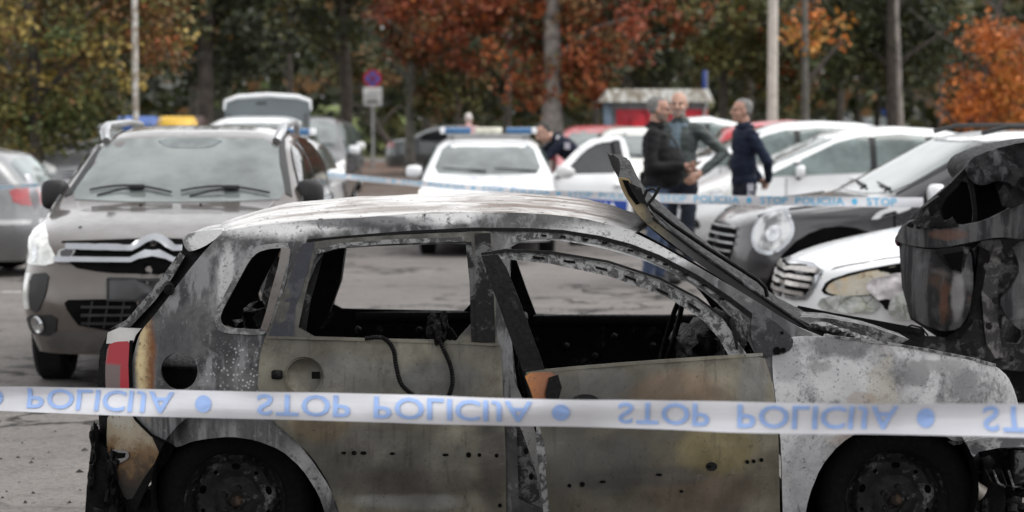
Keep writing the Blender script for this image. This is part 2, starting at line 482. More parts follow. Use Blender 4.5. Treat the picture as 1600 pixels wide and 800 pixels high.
    def basics(s, wind=None, rear=None, spans=(), glass=None, sglass=None, seams=(), hz=None, hq=(), mirror=None, mmat=None, rl=(.75, .95), drop=.1, spokes=5, wip=True, rim=None):
        """windscreen (half width bottom, z bottom, half width top, z top), rear window, side windows, seams, mirrors, lamps"""
        if wind:
            a, z0, b, z1 = wind
            s.patch('windscreen', [(-a, z0), (-a*.5, z0-.015), (0, z0-.02), (a*.5, z0-.015), (a, z0), (b, z1), (0, z1+.015), (-b, z1)], 'F', glass or M['glass'], off=.004, sp=.08)
            if wip: s.wipers(z0, 0)
        if rear:
            a, z0, b, z1 = rear
            s.patch('rear_window', [(-a, z0), (a, z0), (b, z1), (-b, z1)], 'B', M['glass2'], off=.004, sp=.1)
        s.side_windows(spans, sglass or M['glass2'], drop)
        s.seams(seams)
        if hq: s.handles(hq, hz, s.paint)
        if mirror: s.mirrors(mirror[0], mirror[1], mmat or s.paint)
        if rl: s.rear_lights(*rl)
        s.add_wheels(rim, spokes)

def place_car(name, label, nx, ny, L, head, cat='car', group=None):
    """(nx, ny): nose centre on the ground, head: heading angle in degrees; returns the root Empty at the car's middle"""
    a = R(head); cx = nx-math.cos(a)*L/2; cy = ny-math.sin(a)*L/2
    return thing(name, label, cat, (cx, cy, ground(cy)), a, group)
# ------------------------------------------------------------------ burnt hatchback (the subject)
Y0 = 9.06; BX = .19; BY = Y0+.82
S0 = F/Y0
polo = thing('burnt_car', 'burnt out hatchback, bare grey and ash white, bonnet folded back, behind the near police tape', 'car', (BX, BY, 0))
polo.location.z = 0
def lx(px): return (px-800)/S0-BX          # stain positions in the car's own coordinates
def lz(py): return CAM_H-(py-160)/S0
def rr(px): return px/S0
D_ = pl([(-.2, .10), (.25, .05), (.5, .0), (.75, .0), (.95, .035), (1.15, .09), (1.42, .205), (1.6, .3)])
T_ = pl([(-1.75, .42), (-1.55, .27), (-1.4, .16), (-1.2, .07), (-.9, .02), (0, 0), (1.35, .01), (1.6, .05), (1.8, .14), (2.0, .32)])
def bmap(off=0, ex=0):
    def f(px, py):
        Y = Y0+off
        for _ in range(6):
            p = at(px, py, Y); Y = Y0+float(D_(p.z))+float(T_(p.x))*(1-ex)+(off(px, py) if callable(off) else off)
        p = at(px, py, Y)
        return p-Vector((BX, BY, 0))
    if callable(off):
        o2 = off
        def g(px, py):
            Y = Y0
            for _ in range(6):
                p = at(px, py, Y); Y = Y0+float(D_(p.z))+float(T_(p.x))+o2(px, py)
            return at(px, py, Y)-Vector((BX, BY, 0))
        return g
    return f
side = bmap(0)
def flat(Y): return lambda px, py: at(px, py, Y)-Vector((BX, BY, 0))

# --- burnt sheet metal, scale, ash and soot
def burnt_body():
    b = MB('burnt_side_metal')
    n1 = b.noise(3.2, 8, .66, dist=.6); n2 = b.noise(18, 8, .74, dist=.3); n3 = b.noise(70, 4, .6)
    st = b.noise(1, 6, .6, vec=b.mapv((13, 13, 2.0), rot=(0, .35, 0)))
    c = b.mix(b.sm(n1, .38, .62), (.019, .0195, .021), (.085, .085, .084))
    c = b.mix(b.mul(b.sm(st, .50, .62), .75), c, (.19, .19, .195))
    c = b.mix(b.mul(b.sm(n2, .55, .66), .55), c, (.23, .23, .235))
    # pale ash on the roof rail and round the fuel hole
    ash = b.blob(lx(430), lz(345), rr(150), rr(36), .45)
    ash = b.math('MAXIMUM', ash, b.blob(lx(640), lz(338), rr(150), rr(20), .5))
    ash = b.math('MAXIMUM', ash, b.mul(b.blob(lx(1010), lz(385), rr(210), rr(46), .35), .8))
    ash = b.math('MAXIMUM', ash, b.mul(b.blob(lx(345), lz(440), rr(16), rr(60), .7), .55))
    bl = b.mul(b.mul(b.sm(b.add(b.vor(70), b.mul(n2, .9)), .82, .60), b.sm(n1, .34, .46)), b.blob(lx(370), lz(585), rr(95), rr(55), .5))
    ash = b.math('MAXIMUM', ash, b.mul(bl, .5))
    ash = b.math('MAXIMUM', ash, b.mul(b.blob(lx(490), lz(735), rr(60), rr(60), .6), .3))
    c = b.mix(b.mul(ash, b.sm(b.add(b.mul(n2, .6), b.mul(n3, .4)), .36, .50)), c, (.52, .52, .52))
    dark = b.math('MAXIMUM', b.blob(lx(330), lz(640), rr(70), rr(35), .5), b.blob(lx(560), lz(350), rr(130), rr(13), .4))
    dark = b.math('MAXIMUM', dark, b.mul(b.blob(lx(255), lz(560), rr(45), rr(70), .5), .8))
    dark = b.math('MAXIMUM', dark, b.mul(b.blob(lx(1205), lz(510), rr(60), rr(50), .5), .8))
    c = b.mix(b.mul(dark, .8), c, (.035, .036, .04))
    # scorched paint by the tail lamp: cream going to brown
    yel = b.blob(lx(214), lz(575), rr(20), rr(95), .35)
    c = b.mix(yel, c, b.mix(b.sm(b.add(b.sep()[0], b.mul(n2, .05)), lx(212), lx(236)), (.50, .40, .22), (.13, .045, .010)))
    c = b.mix(b.mul(yel, b.sm(n2, .56, .64)), c, (.10, .05, .02))
    soot = b.mul(b.sm(n3, .60, .68), b.sm(n1, .4, .6))
    c = b.mix(b.mul(soot, .7), c, (.015, .015, .015))
    b.bump(b.add(b.mul(n2, .5), b.mul(n3, .5)), .35, .004)
    return b.done(c, b.sm(n2, .35, .65, .45, .75), .25)
def burnt_door(name, tint, seed, blobs):
    b = MB(name); v = b.mapv((1, 1, 1), (seed, 0, 0))
    n1 = b.noise(2.4, 7, .6, v, .8); n2 = b.noise(9, 6, .65, v); n3 = b.noise(90, 3, .6)
    brush = b.noise(1, 5, .6, vec=b.mapv((3, 3, 26)))
    c = b.mix(b.sm(n1, .36, .64), tuple(t*.72 for t in tint), tuple(t*1.2 for t in tint))
    c = b.mix(b.mul(b.sm(n2, .52, .70), .45), c, (.125, .10, .075))
    c = b.mix(b.mul(b.sm(b.noise(4.5, 6, .6, v, 1.2), .56, .66), .4), c, (.165, .152, .108))
    for (px, py, rx, ry, col, k) in blobs:
        c = b.mix(b.mul(b.blob(lx(px), lz(py), rr(rx), rr(ry), .55, 6), k), c, col)
    c = b.mix(b.mul(b.sm(n3, .62, .70), .5), c, (.03, .03, .03))
    c = b.mix(b.sm(b.sep()[2], lz(532), lz(522), 0., .8), c, b.mix(b.sm(n2, .45, .6), (.035, .035, .034), (.12, .118, .11)))
    c = b.mix(b.mul(b.sm(brush, .55, .7), .07), c, (.3, .3, .28))
    run = b.noise(1, 7, .68, vec=b.mapv((30, 30, 2.4), (seed, 0, 0)))
    c = b.mix(b.mul(b.sm(run, .54, .66), .38), c, (.045, .04, .035))
    c = b.mix(b.mul(b.sm(b.noise(34, 6, .7, v), .58, .68), .45), c, (.055, .045, .036))
    c = b.mix(b.mul(b.sm(b.noise(22, 6, .7, v, 1.), .60, .70), .35), c, (.26, .25, .22))
    big = b.noise(1.6, 6, .62, v, .5)
    c = b.mix(b.sm(big, .38, .60, .02, .56), c, (.010, .0095, .009))
    b.bump(b.add(b.mul(n2, .7), b.mul(n3, .3)), .25, .004)
    return b.done(c, b.sm(n2, .3, .7, .38, .62), .55)
def burnt_white(name, seed, dark_blobs, amount=.47):
    b = MB(name); v = b.mapv((1, 1, 1), (seed, 0, 0))
    n1 = b.noise(3, 7, .6, v, .7); n2 = b.noise(17, 9, .76, v, .4); n3 = b.noise(85, 4, .6); n4 = b.noise(55, 6, .75, v)
    m = b.sm(b.add(b.mul(n1, .35), b.add(b.mul(n2, .40), b.mul(n4, .25))), amount-.06, amount+.06)
    c = b.mix(m, (.085, .085, .088), b.mix(b.sm(n1, .4, .62), (.21, .21, .215), (.40, .40, .405)))
    for (px, py, rx, ry, col, k) in dark_blobs:
        c = b.mix(b.mul(b.blob(lx(px), lz(py), rr(rx), rr(ry), 1.25, 7), k), c, col)
    c = b.mix(b.mul(b.sm(n3, .57, .66), b.sm(n2, .40, .62, .75, .1)), c, (.05, .05, .052))
    b.bump(b.add(b.mul(n2, .5), b.mul(n3, .5)), .3, .004)
    return b.done(c, b.sm(n2, .3, .7, .5, .8), .12)
def roof_mat():
    b = MB('burnt_roof_ash'); n1 = b.noise(3.2, 8, .62, dist=.9); n2 = b.noise(16, 6, .66); n3 = b.noise(110, 3, .6)
    st = b.noise(1, 6, .6, vec=b.mapv((2.2, 14, 9)))
    c = b.mix(b.sm(b.add(b.mul(n1, .5), b.mul(st, .5)), .38, .56), (.25, .225, .21), (.56, .555, .55))
    c = b.mix(b.mul(b.blob(lx(880), lz(330), rr(170), rr(40), .6, 8), b.sm(st, .42, .56)), c, (.14, .105, .085))
    c = b.mix(b.mul(b.sm(n2, .60, .68), .4), c, (.32, .24, .20))
    c = b.mix(b.mul(b.sm(b.noise(38, 3, .5), .66, .69), .95), c, (.02, .02, .02))
    b.bump(b.add(b.mul(n2, .6), b.mul(n3, .4)), .3, .004)
    return b.done(c, .6, .1)
def charred(name, base=(.0035, .0035, .0036), grey=(.018, .018, .019), th=.58, bs=30, rough=.55, metal=.1, ns=11):
    b = MB(name); n2 = b.noise(ns, 8, .74, dist=.4); n3 = b.noise(60, 4, .6)
    c = b.mix(b.sm(n2, th, th+.1), base, grey)
    b.bump(b.add(n2, n3), .5, .006)
    return b.done(c, b.sm(n3, .35, .65, rough-.1, rough+.2), metal, Specular_IOR_Level=.10)
BM = burnt_body()
BD1 = burnt_door('burnt_rear_door_metal', (.190, .177, .138), 3.3, [
    (600, 740, 180, 70, (.145, .143, .132), .6), (690, 600, 70, 45, (.125, .13, .14), .65), (560, 590, 90, 40, (.165, .17, .175), .5),
    (640, 760, 150, 30, (.10, .085, .075), .6), (770, 720, 30, 110, (.085, .08, .075), .7), (500, 660, 60, 40, (.24, .175, .10), .65),
    (640, 790, 120, 16, (.30, .30, .29), .7), (560, 690, 40, 30, (.13, .12, .11), .5)])
BD2 = burnt_door('burnt_front_door_metal', (.170, .155, .118), 8.1, [
    (930, 610, 80, 55, (.10, .10, .105), .6), (1060, 610, 90, 40, (.22, .145, .09), .65), (1120, 700, 80, 60, (.22, .18, .08), .7), (1180, 600, 30, 70, (.13, .13, .135), .6),
    (950, 720, 90, 60, (.10, .10, .10), .6), (1090, 770, 120, 40, (.125, .085, .06), .55), (880, 680, 40, 120, (.12, .115, .105), .7), (1000, 740, 140, 22, (.09, .085, .08), .6)])
BW = burnt_white('burnt_wing_ash', 1.7, [
    (1300, 548, 62, 24, (.10, .10, .105), .9), (1260, 740, 40, 80, (.30, .30, .31), .6), (1235, 570, 30, 34, (.22, .22, .23), .7), (1437, 590, 26, 26, (.15, .15, .155), .9),
    (1520, 606, 26, 26, (.14, .14, .145), .9), (1385, 610, 30, 60, (.30, .27, .22), .6), (1340, 625, 34, 14, (.20, .12, .07), .35), (1330, 690, 50, 16, (.19, .12, .07), .4), (1470, 575, 70, 12, (.17, .17, .17), .8), (1285, 575, 30, 12, (.2, .2, .2), .7)])
RF = roof_mat()
CH = charred('charred_black'); CH2 = charred('charred_grey', (.010, .010, .0105), (.075, .075, .077), .52)
CH3 = charred('sooty_smooth', (.030, .031, .037), (.048, .049, .056), .5, rough=.42)
ASHY = charred('ash_flaked_steel', (.040, .040, .0405), (.165, .165, .166), .45, ns=26)
INT = charred('charred_interior', (.004, .004, .0042), (.045, .045, .045), .57)
def scorched(name, stops, ax=0, lo=0, hi=1, wob=.1):
    b = MB(name); n = b.noise(14, 6, .65)
    f = b.add(b.sep()[ax], b.mul(b.math('SUBTRACT', n, .5), wob)); c = stops[0]
    for i in range(1, len(stops)):
        a = lo+(hi-lo)*(i-1)/(len(stops)-1); z = lo+(hi-lo)*i/(len(stops)-1); c = b.mix(b.sm(f, a, z), c, stops[i])
    c = b.mix(b.mul(b.sm(b.noise(60, 4), .6, .68), .6), c, (.02, .017, .015))
    b.bump(n, .3, .004); return b.done(c, .5)

ARCH_R = [(262, 690), (275, 699), (283, 697), (300, 690), (320, 686), (360, 682), (400, 688), (440, 704), (472, 732), (498, 772), (512, 815), (516, 850)]
side_outline = [(350, 361), (400, 352), (470, 345), (530, 341), (600, 337), (660, 334), (740, 332), (800, 332), (860, 335), (910, 341), (950, 350), (990, 363), (1030, 383),
    (1080, 411), (1130, 440), (1180, 470), (1230, 502), (1278, 526), (1240, 531), (1207, 534), (1206, 600), (1213, 660), (1219, 820), (1219, 860), (516, 860)]+ARCH_R[::-1]+[
    (235, 677), (212, 655), (206, 640), (203, 600), (207, 560), (215, 530), (222, 515), (240, 494), (262, 466), (290, 428), (318, 394), (340, 370)]
qwin = [(443, 387), (420, 389), (403, 394), (390, 406), (366, 450), (343, 493), (345, 507), (355, 513), (405, 516), (413, 512), (432, 455)]
rdoor_hole = [(500, 398), (525, 389), (600, 384), (728, 380), (738, 390), (744, 540), (770, 600), (770, 815), (545, 815), (500, 735), (440, 660), (412, 612), (422, 532), (470, 470)]
fdoor_hole = [(795, 388), (812, 378), (840, 374), (880, 376), (940, 387), (1000, 404), (1060, 431), (1110, 463), (1150, 503), (1176, 545), (1185, 565), (1200, 700), (1200, 815), (812, 815), (806, 640), (800, 540)]
fuel = [(280+29*math.cos(t*math.pi/9), 580+30*math.sin(t*math.pi/9)) for t in range(18)]
body = panel('body_side', side_outline, side, BM, polo, [qwin, rdoor_hole, fdoor_hole, fuel], .03, 13, .006, 1)
# raised lip round the quarter window and seams
def strip_px(pts, w, mp, name, mat, parent, th=.012, sp=8):
    L_ = []; R_ = []
    for i, p in enumerate(pts):
        a = pts[max(0, i-1)]; c = pts[min(len(pts)-1, i+1)]; d = Vector((c[0]-a[0], c[1]-a[1])).normalized()
        ww = w[i] if isinstance(w, (list, tuple)) else w
        L_.append((p[0]-d.y*ww/2, p[1]+d.x*ww/2)); R_.append((p[0]+d.y*ww/2, p[1]-d.x*ww/2))
    return panel(name, L_+R_[::-1], mp, mat, parent, (), th, sp, 0, 0)
out_q = [(456, 379), (420, 381), (398, 386), (383, 400), (358, 446), (334, 494), (338, 514), (352, 521), (407, 524), (420, 519), (444, 455)]
panel('quarter_window_frame', out_q, bmap(-.008), charred('scoured_rim', (.075, .075, .077), (.19, .19, .192), .45, ns=20), polo, [[(p[0], p[1]) for p in qwin]], .03, 9, .002, 1)
strip_px([(447, 388), (440, 420), (430, 455), (421, 490), (412, 516)], [14, 13, 13, 12, 11], bmap(-.014), 'quarter_post', scorched('browned_steel', [(.045, .033, .026), (.105, .096, .09)], 2, .9, 1.3, .5), polo)
panel('pillar_trim', [(474, 381), (492, 377), (480, 425), (462, 480), (459, 526), (420, 525), (440, 470), (458, 420)], bmap(-.018), CH3, polo, (), .02, 12, .001, 0)
strip_px([(480, 376), (540, 371), (640, 363), (740, 358), (830, 359), (880, 362), (935, 371), (985, 384), (1030, 402), (1090, 434), (1140, 468), (1190, 505), (1215, 522)], [4, 5, 5, 5, 5, 5, 6, 6, 7, 8, 8, 7, 4], bmap(-.010), 'roof_gutter', CH, polo)
strip_px([(484, 383), (520, 378), (600, 371), (735, 366)], 7, bmap(-.004), 'upper_door_rail', ASHY, polo)
strip_px([(800, 375), (830, 368), (880, 369), (940, 378), (1000, 395), (1060, 421), (1110, 452), (1150, 487), (1180, 525)], [10, 9, 9, 9, 10, 10, 11, 12, 12], bmap(-.006), 'door_seal_channel', ASHY, polo)
# little clip holes along the channel
for (px, py) in ((850, 368), (880, 370), (915, 374), (945, 379), (985, 391), (1015, 402), (1040, 413), (1072, 429), (1100, 446), (1128, 467)):
    panel('clip_hole', [(px-4, py-2), (px+4, py-1), (px+4, py+2), (px-4, py+1)], bmap(-.012), M['matte_black'], polo, (), .004, 10, 0, 0)
# roof skin: from the near rail over the crown to the far rail
top_px = [(350, 361), (400, 352), (470, 345), (530, 341), (600, 337), (660, 334), (740, 332), (800, 332), (860, 335), (910, 341), (950, 350), (990, 363)]
top_px = dens(top_px, 16, False); V = []; Fc = []; nv = 26
for i, (px, py) in enumerate(top_px):
    p = side(px, py); u = i/(len(top_px)-1)
    for j in range(nv+1):
        v = j/nv; q = Vector((p.x-(1-u)**4*.0, p.y*(1-2*v), p.z))
        cr = .052*(1-(2*v-1)**2)*(min(1, u*6+.25)); q.z += cr-.03*u**6*(1-(2*v-1)**2)
        q.x += (.10*(1-(2*v-1)**2))*(u**5)-.06*(1-(2*v-1)**2)*(1-u)**6
        q.z += .007*noise.noise(q*3.2)+.004*noise.noise(q*9)
        V.append(q)
m = nv+1
for i in range(len(top_px)-1):
    for j in range(nv): Fc.append((i*m+j, i*m+j+1, (i+1)*m+j+1, (i+1)*m+j))
Q = [v-Vector((0, 0, .012)) for v in V]; 
o = mk('roof', *shell(V, Q, Fc) if False else (V, Fc), RF, polo); fix_normals(o)
sol = o.modifiers.new('s', 'SOLIDIFY'); sol.thickness = .012; sol.offset = -1
# far side of the shell: the same pressing mirrored
def mirror(o, name, mat, extra=0):
    me = o.data.copy(); me.materials.clear(); me.materials.append(mat)
    for v in me.vertices: v.co.y = -v.co.y+extra
    
    for v in me.vertices: v.co.z -= .022
    me.flip_normals(); return link(name, me, None, polo)
mirror(body, 'body_side', CH)
# ---- doors
rd_out = [(474, 384), (482, 379), (520, 374), (600, 368), (735, 362), (764, 361), (770, 366), (774, 450), (776, 537), (783, 541), (787, 640), (790, 700), (791, 830), (540, 830), (530, 800), (515, 757), (490, 717), (455, 682), (426, 657), (402, 612), (405, 560), (414, 527), (427, 500), (456, 420)]
rd_hole = [(494, 394), (522, 385), (600, 379), (726, 375), (735, 384), (740, 533), (600, 530), (463, 526), (477, 460)]
rd = panel('rear_door', rd_out, bmap(-.012), BD1, polo, [rd_hole, [(475+28*math.cos(t*math.pi/12), 588+28*math.sin(t*math.pi/12)) for t in range(24)]], .035, 13, .009, 1, seed=3)
frd = panel('rear_door', rd_out, bmap(-.012), INT, polo, [rd_hole], .035, 16, .005, 1, seed=3)
for v in frd.data.vertices: v.co.y = -v.co.y; v.co.z -= .022
frd.data.flip_normals()
strip_px([(493, 394), (530, 384), (600, 378), (724, 374)], 7, bmap(-.018), 'window_channel', ASHY, rd)
strip_px([(732, 378), (738, 440), (741, 536)], 9, bmap(-.018), 'window_channel', CH2, rd)
panel('door_post', [(742, 365), (766, 364), (771, 450), (774, 535), (745, 535), (741, 450)], bmap(-.020), CH2, rd, (), .01, 14, .001, 0)
strip_px([(416, 527), (500, 529), (600, 532), (700, 535), (779, 539)], 4, bmap(-.021), 'window_ledge', BD1, rd)
# rubber channel leaning behind the pillar, seen through the rear window
strip_px([(500, 395), (492, 430), (480, 470), (472, 524)], [10, 9, 10, 10], bmap(.05), 'window_guide', CH2, rd)
# handle recess, latch and square hole, trim holes
def disc(px, py, rx, ry, mp, name, mat, parent, th=.006, n=14):
    return panel(name, [(px+rx*math.cos(2*math.pi*k/n), py+ry*math.sin(2*math.pi*k/n)) for k in range(n)], mp, mat, parent, (), th, max(rx, ry)*.7, 0, 0)
def bowl(px, py):
    d = math.hypot(px-475, py-588)/29
    return -.0125-.002+.022*max(0, 1-d*d)
panel('handle_recess', [(475+30.5*math.cos(t*math.pi/12), 588+30.5*math.sin(t*math.pi/12)) for t in range(24)], bmap(lambda px, py: -.016+.034*max(0, 1-(math.hypot(px-475, py-588)/30)**2)**.7), BD1, rd, (), .004, 6, 0, 0)
hb = box('door_latch', side(434, 584)+Vector((0, -.03, 0)), (.042, .03, .034), CH, rd, .008)
panel('latch_hole', [(487, 581), (500, 581), (500, 592), (487, 592)], bmap(-.020), M['matte_black'], rd, (), .004, 8, 0, 0)
for (px, py, rx, ry) in ((537, 708, 4, 2), (553, 708, 4, 3.5), (568, 708, 5, 3), (613, 709, 4, 2), (696, 711, 5, 2), (732, 711, 4, 4), (749, 711, 3, 3), (781, 790, 3, 3), (776, 712, 3, 3)):
    disc(px, py, rx, ry, bmap(-.019), 'trim_hole', M['matte_black'], rd)
# front door, hanging a little open and low on its hinges
def swing(px, py): return -.012-.27*max(0, (1206-px)/390)
fdm = bmap(swing)
fd_out = [(818, 582), (900, 574), (1000, 566), (1100, 559), (1193, 553), (1205, 590), (1213, 640), (1217, 700), (1219, 830), (859, 830), (856, 770), (851, 715), (841, 655), (828, 612)]
fd = panel('front_door', fd_out, fdm, BD2, polo, (), .05, 13, .010, 1, seed=9)
fm2 = bmap(lambda a, b: swing(a, b)-.004)
panel('window_frame', [(756, 401), (764, 393), (800, 391), (860, 396), (950, 412), (1030, 438), (1090, 469), (1130, 499), (1150, 528), (1168, 555), (1140, 558), (1124, 530), (1100, 502), (1082, 489), (1040, 463), (950, 431), (860, 412), (800, 406), (784, 404), (770, 404)], fm2, ASHY, fd, (), .03, 9, .002, 0)
for (a, b, s_) in ((842, 403, .1), (890, 409, .14), (940, 420, .25), (985, 435, .38), (1035, 456, .5), (1085, 480, .62)):
    panel('frame_slot', [(a-9, b-2-9*s_), (a+9, b-2+9*s_), (a+9, b+1.5+9*s_), (a-9, b+1.5-9*s_)], bmap(lambda q, w: swing(q, w)-.008), M['matte_black'], fd, (), .004, 10, 0, 0)
panel('door_post', [(752, 400), (778, 398), (792, 420), (812, 470), (834, 530), (851, 577), (818, 582), (800, 535), (776, 468)], bmap(lambda a, b: swing(a, b)-.012), CH, fd, (), .03, 12, .002, 0)
strip_px([(752, 397), (790, 391), (860, 394), (950, 409), (1030, 435), (1090, 466), (1130, 496)], 4, bmap(lambda a, b: swing(a, b)-.012), 'frame_lip', CH, fd)
strip_px([(822, 583), (900, 575), (1000, 567), (1100, 560), (1192, 554)], 5, bmap(lambda a, b: swing(a, b)-.008), 'window_ledge', BD2, fd)
panel('melted_trim', [(818, 583), (868, 581), (872, 596), (864, 618), (858, 640), (838, 640), (830, 612)], bmap(lambda a, b: swing(a, b)-.014), scorched('scorched_orange', [(.30, .105, .014), (.15, .045, .008), (.014, .009, .007)], 0, lx(815)+.0, lx(880), .12), fd, (), .02, 8, .004, 1)
panel('melted_flake', [(858, 590), (872, 586), (878, 606), (870, 634), (858, 640), (852, 615)], bmap(lambda a, b: swing(a, b)-.022), CH, fd, (), .015, 8, .006, 0)
panel('door_edge', [(838, 650), (850, 690), (858, 760), (860, 830), (852, 830), (846, 770), (838, 700)], bmap(lambda a, b: swing(a, b)-.004), ASHY, fd, (), .03, 10, .003, 0)
for (px, py, rx, ry) in ((890, 759, 3, 3), (910, 757, 4, 4), (942, 753, 5, 2), (1030, 742, 5, 2), (1108, 729, 4, 2), (1168, 722, 3, 3), (1178, 721, 3, 3), (1190, 719, 3, 3), (1065, 768, 3, 2)):
    disc(px, py, rx, ry, bmap(lambda a, b: swing(a, b)-.0085), 'trim_hole', M['matte_black'], fd)
disc(1112, 729, 9, 7, bmap(lambda a, b: swing(a, b)-.0075), 'scorch_ring', CH2, fd)
# handle recess of the front door, half hidden by tape
panel('handle_recess', [(915+26*math.cos(t*math.pi/12), 634+18*math.sin(t*math.pi/12)) for t in range(24)], bmap(lambda a, b: swing(a, b)-.009), CH2, fd, (), .004, 8, 0, 0)
# far front door
ffd = panel('front_door', [(786, 545), (900, 549), (1050, 553), (1180, 560), (1205, 600), (1216, 830), (800, 830), (788, 640)], bmap(.0), INT, polo, (), .03, 16, .004, 1)
for v in ffd.data.vertices: v.co.y = -v.co.y
ffd.data.flip_normals()
# B pillar bared by the hanging door
panel('centre_pillar', [(776, 366), (800, 372), (797, 450), (800, 540), (812, 640), (850, 700), (864, 830), (786, 830), (788, 700), (784, 540)], bmap(.022), ASHY, polo, (), .09, 12, .008, 0)
panel('pillar_flange', [(794, 560), (806, 600), (832, 660), (848, 720), (856, 790), (850, 820), (838, 740), (818, 680), (800, 640)], bmap(.0), scorched('pale_steel', [(.05, .05, .05), (.20, .20, .195), (.07, .07, .07)], 2, .2, .9, .5), polo, (), .02, 9, .008, 0)
for (px, py) in ((800, 620), (797, 700), (806, 730), (830, 745), (822, 705)):
    disc(px, py, 4, 5, bmap(.008), 'pillar_bolt', CH, polo)
# ---- front wing
wing = [(1207, 533), (1250, 525), (1290, 527), (1340, 533), (1400, 541), (1460, 551), (1520, 563), (1558, 573), (1575, 588), (1586, 612), (1594, 645), (1600, 672), (1560, 676), (1520, 680), (1508, 688), (1490, 690), (1470, 676), (1440, 664), (1400, 659), (1352, 668), (1312, 694), (1282, 730), (1264, 775), (1254, 830), (1224, 830), (1221, 700), (1214, 640), (1207, 580)]
wg = panel('front_wing', wing, bmap(-.012), BW, polo, (), .03, 12, .012, 1, seed=5)
def ridge(px, py): return -.016
strip_px([(1290, 525), (1340, 531), (1400, 539), (1460, 549), (1520, 561), (1556, 571)], 4, bmap(-.016), 'wing_edge', ASHY, wg)
panel('pillar_foot', [(1176, 484), (1208, 500), (1240, 528), (1238, 545), (1222, 554), (1196, 556), (1182, 554), (1172, 520)], bmap(-.016), charred('sooty_plate', (.028, .028, .03), (.075, .075, .078), .5), polo, (), .02, 10, .003, 1)
for (px, py, r_) in ((1214, 548, 6), (1222, 520, 2.5), (1224, 547, 4)): disc(px, py, r_, r_, bmap(-.020), 'mirror_hole', M['matte_black'], polo)
# quarter light bar and burnt mirror mount
panel('quarter_light_bar', [(1112, 492), (1122, 490), (1146, 530), (1166, 556), (1150, 557), (1132, 528)], bmap(-.05), ASHY, polo, (), .02, 9, .002, 0)
def debris(name, c, s, mat, parent, seed, n=3, k=.45, f=6):
    bm = bmesh.new(); bmesh.ops.create_icosphere(bm, subdivisions=n, radius=.5)
    for v in bm.verts:
        q = v.co.normalized(); d = 1+k*noise.noise(q*f*.35+Vector((seed, 0, 0)))+k*.7*noise.noise(q*f+Vector((0, seed, 0)))+k*.4*noise.noise(q*f*2.5)
        v.co = Vector((q.x*s[0], q.y*s[1], q.z*s[2]))*.5*d+Vector(c)
    return bm_obj(name, bm, mat, parent, True, 60)
debris('burnt_mirror_mount', side(1150, 525)+Vector((0, -.02, 0)), (.07, .09, .15), CH2, polo, 4)
for i in range(6):
    a = side(1138+random.uniform(-8, 14), 500+random.uniform(-8, 6)); tube('charred_wire', [a, a+Vector((random.uniform(-.02, .03), -.02, -.06)), a+Vector((random.uniform(-.03, .04), -.03, -.12))], .0035, CH, polo, 5)
# ---- tail
panel('tailgate', [(286, 374), (292, 388), (340, 366), (350, 362), (320, 398), (292, 432), (264, 470), (240, 498), (222, 520), (214, 536), (206, 560), (204, 606), (206, 648), (196, 700), (180, 760), (150, 830), (132, 830), (136, 760), (142, 700), (155, 670), (152, 600), (156, 548), (172, 514), (196, 503), (236, 462), (262, 428), (284, 396)], bmap(.035, .0), CH, polo, (), .6, 12, .012, 0)
strip_px([(284, 398), (262, 432), (236, 466), (200, 506), (182, 516)], [10, 14, 14, 12, 10], bmap(.005), 'tailgate_edge', ASHY, polo, .05)
panel('spoiler', [(284, 371), (297, 364), (322, 360), (352, 358), (338, 373), (318, 386), (296, 394), (288, 386)], bmap(.0), charred('ashen_spoiler', (.16, .16, .16), (.46, .46, .46), .42), polo, (), .5, 9, .004, 1)
tube('hinge_stub', [side(262, 448)+Vector((0, .02, 0)), side(266, 452)+Vector((0, -.03, 0))], .022, CH, polo, 10)
tl = panel('tail_light', [(168, 540), (180, 534), (204, 533), (203, 570), (204, 608), (205, 628), (166, 628), (164, 575)], bmap(-.012), None, polo, (), .05, 7, .0, 1)
def xt(px): return gx(px, Y0+.25)*1.0-BX
def zt_(py): return at(180, py, Y0+.25).z
b_ = MB('burnt_tail_lens'); xx = b_.sep(); n_ = b_.noise(16, 5); 
f_ = b_.mul(b_.sm(b_.add(xx[0], b_.mul(n_, .012)), xt(186), xt(190)), 1.)
zz = b_.sm(xx[2], zt_(574), zt_(566))
cc = b_.mix(b_.math('MAXIMUM', b_.mul(f_, 1.), b_.mul(zz, b_.sm(b_.add(xx[0], b_.mul(n_, .05)), xt(166), xt(176)))), (.12, .11, .105), (.33, .010, .02))
grid = b_.sm(b_.vor(150), .2, .5)
tl.data.materials.clear(); tl.data.materials.append(b_.done(b_.mix(b_.mul(grid, .25), cc, (.15, .02, .03)), .4, Specular_IOR_Level=.3))
panel('lamp_top', [(168, 520), (186, 512), (220, 514), (212, 524), (208, 535), (166, 537)], bmap(-.006), simple('bared_white', (.36, .355, .34), .4), polo, (), .03, 8, .001, 0)
strip_px([(205, 532), (203, 570), (205, 630)], 5, bmap(-.014), 'lamp_seal', M['matte_black'], polo)
panel('rear_bumper', [(168, 644), (206, 644), (212, 656), (236, 680), (264, 694), (262, 712), (244, 730), (226, 752), (210, 778), (196, 782), (184, 752), (172, 724), (166, 690)], bmap(-.010), scorched('scorched_bumper', [(.010, .009, .008), (.03, .02, .013), (.13, .075, .032), (.24, .20, .14), (.29, .275, .235)], 2, zt_(772), zt_(650), .26), polo, (), .05, 9, .012, 1)
panel('bumper_soot', [(236, 680), (272, 697), (262, 720), (232, 757), (212, 800), (200, 790), (226, 745), (250, 712)], bmap(-.018), CH, polo, (), .03, 9, .012, 0)
panel('reflector_hole', [(170, 702), (200, 704), (202, 716), (182, 726), (168, 722)], bmap(-.018), M['chrome'], polo, (), .01, 8, .004, 1)
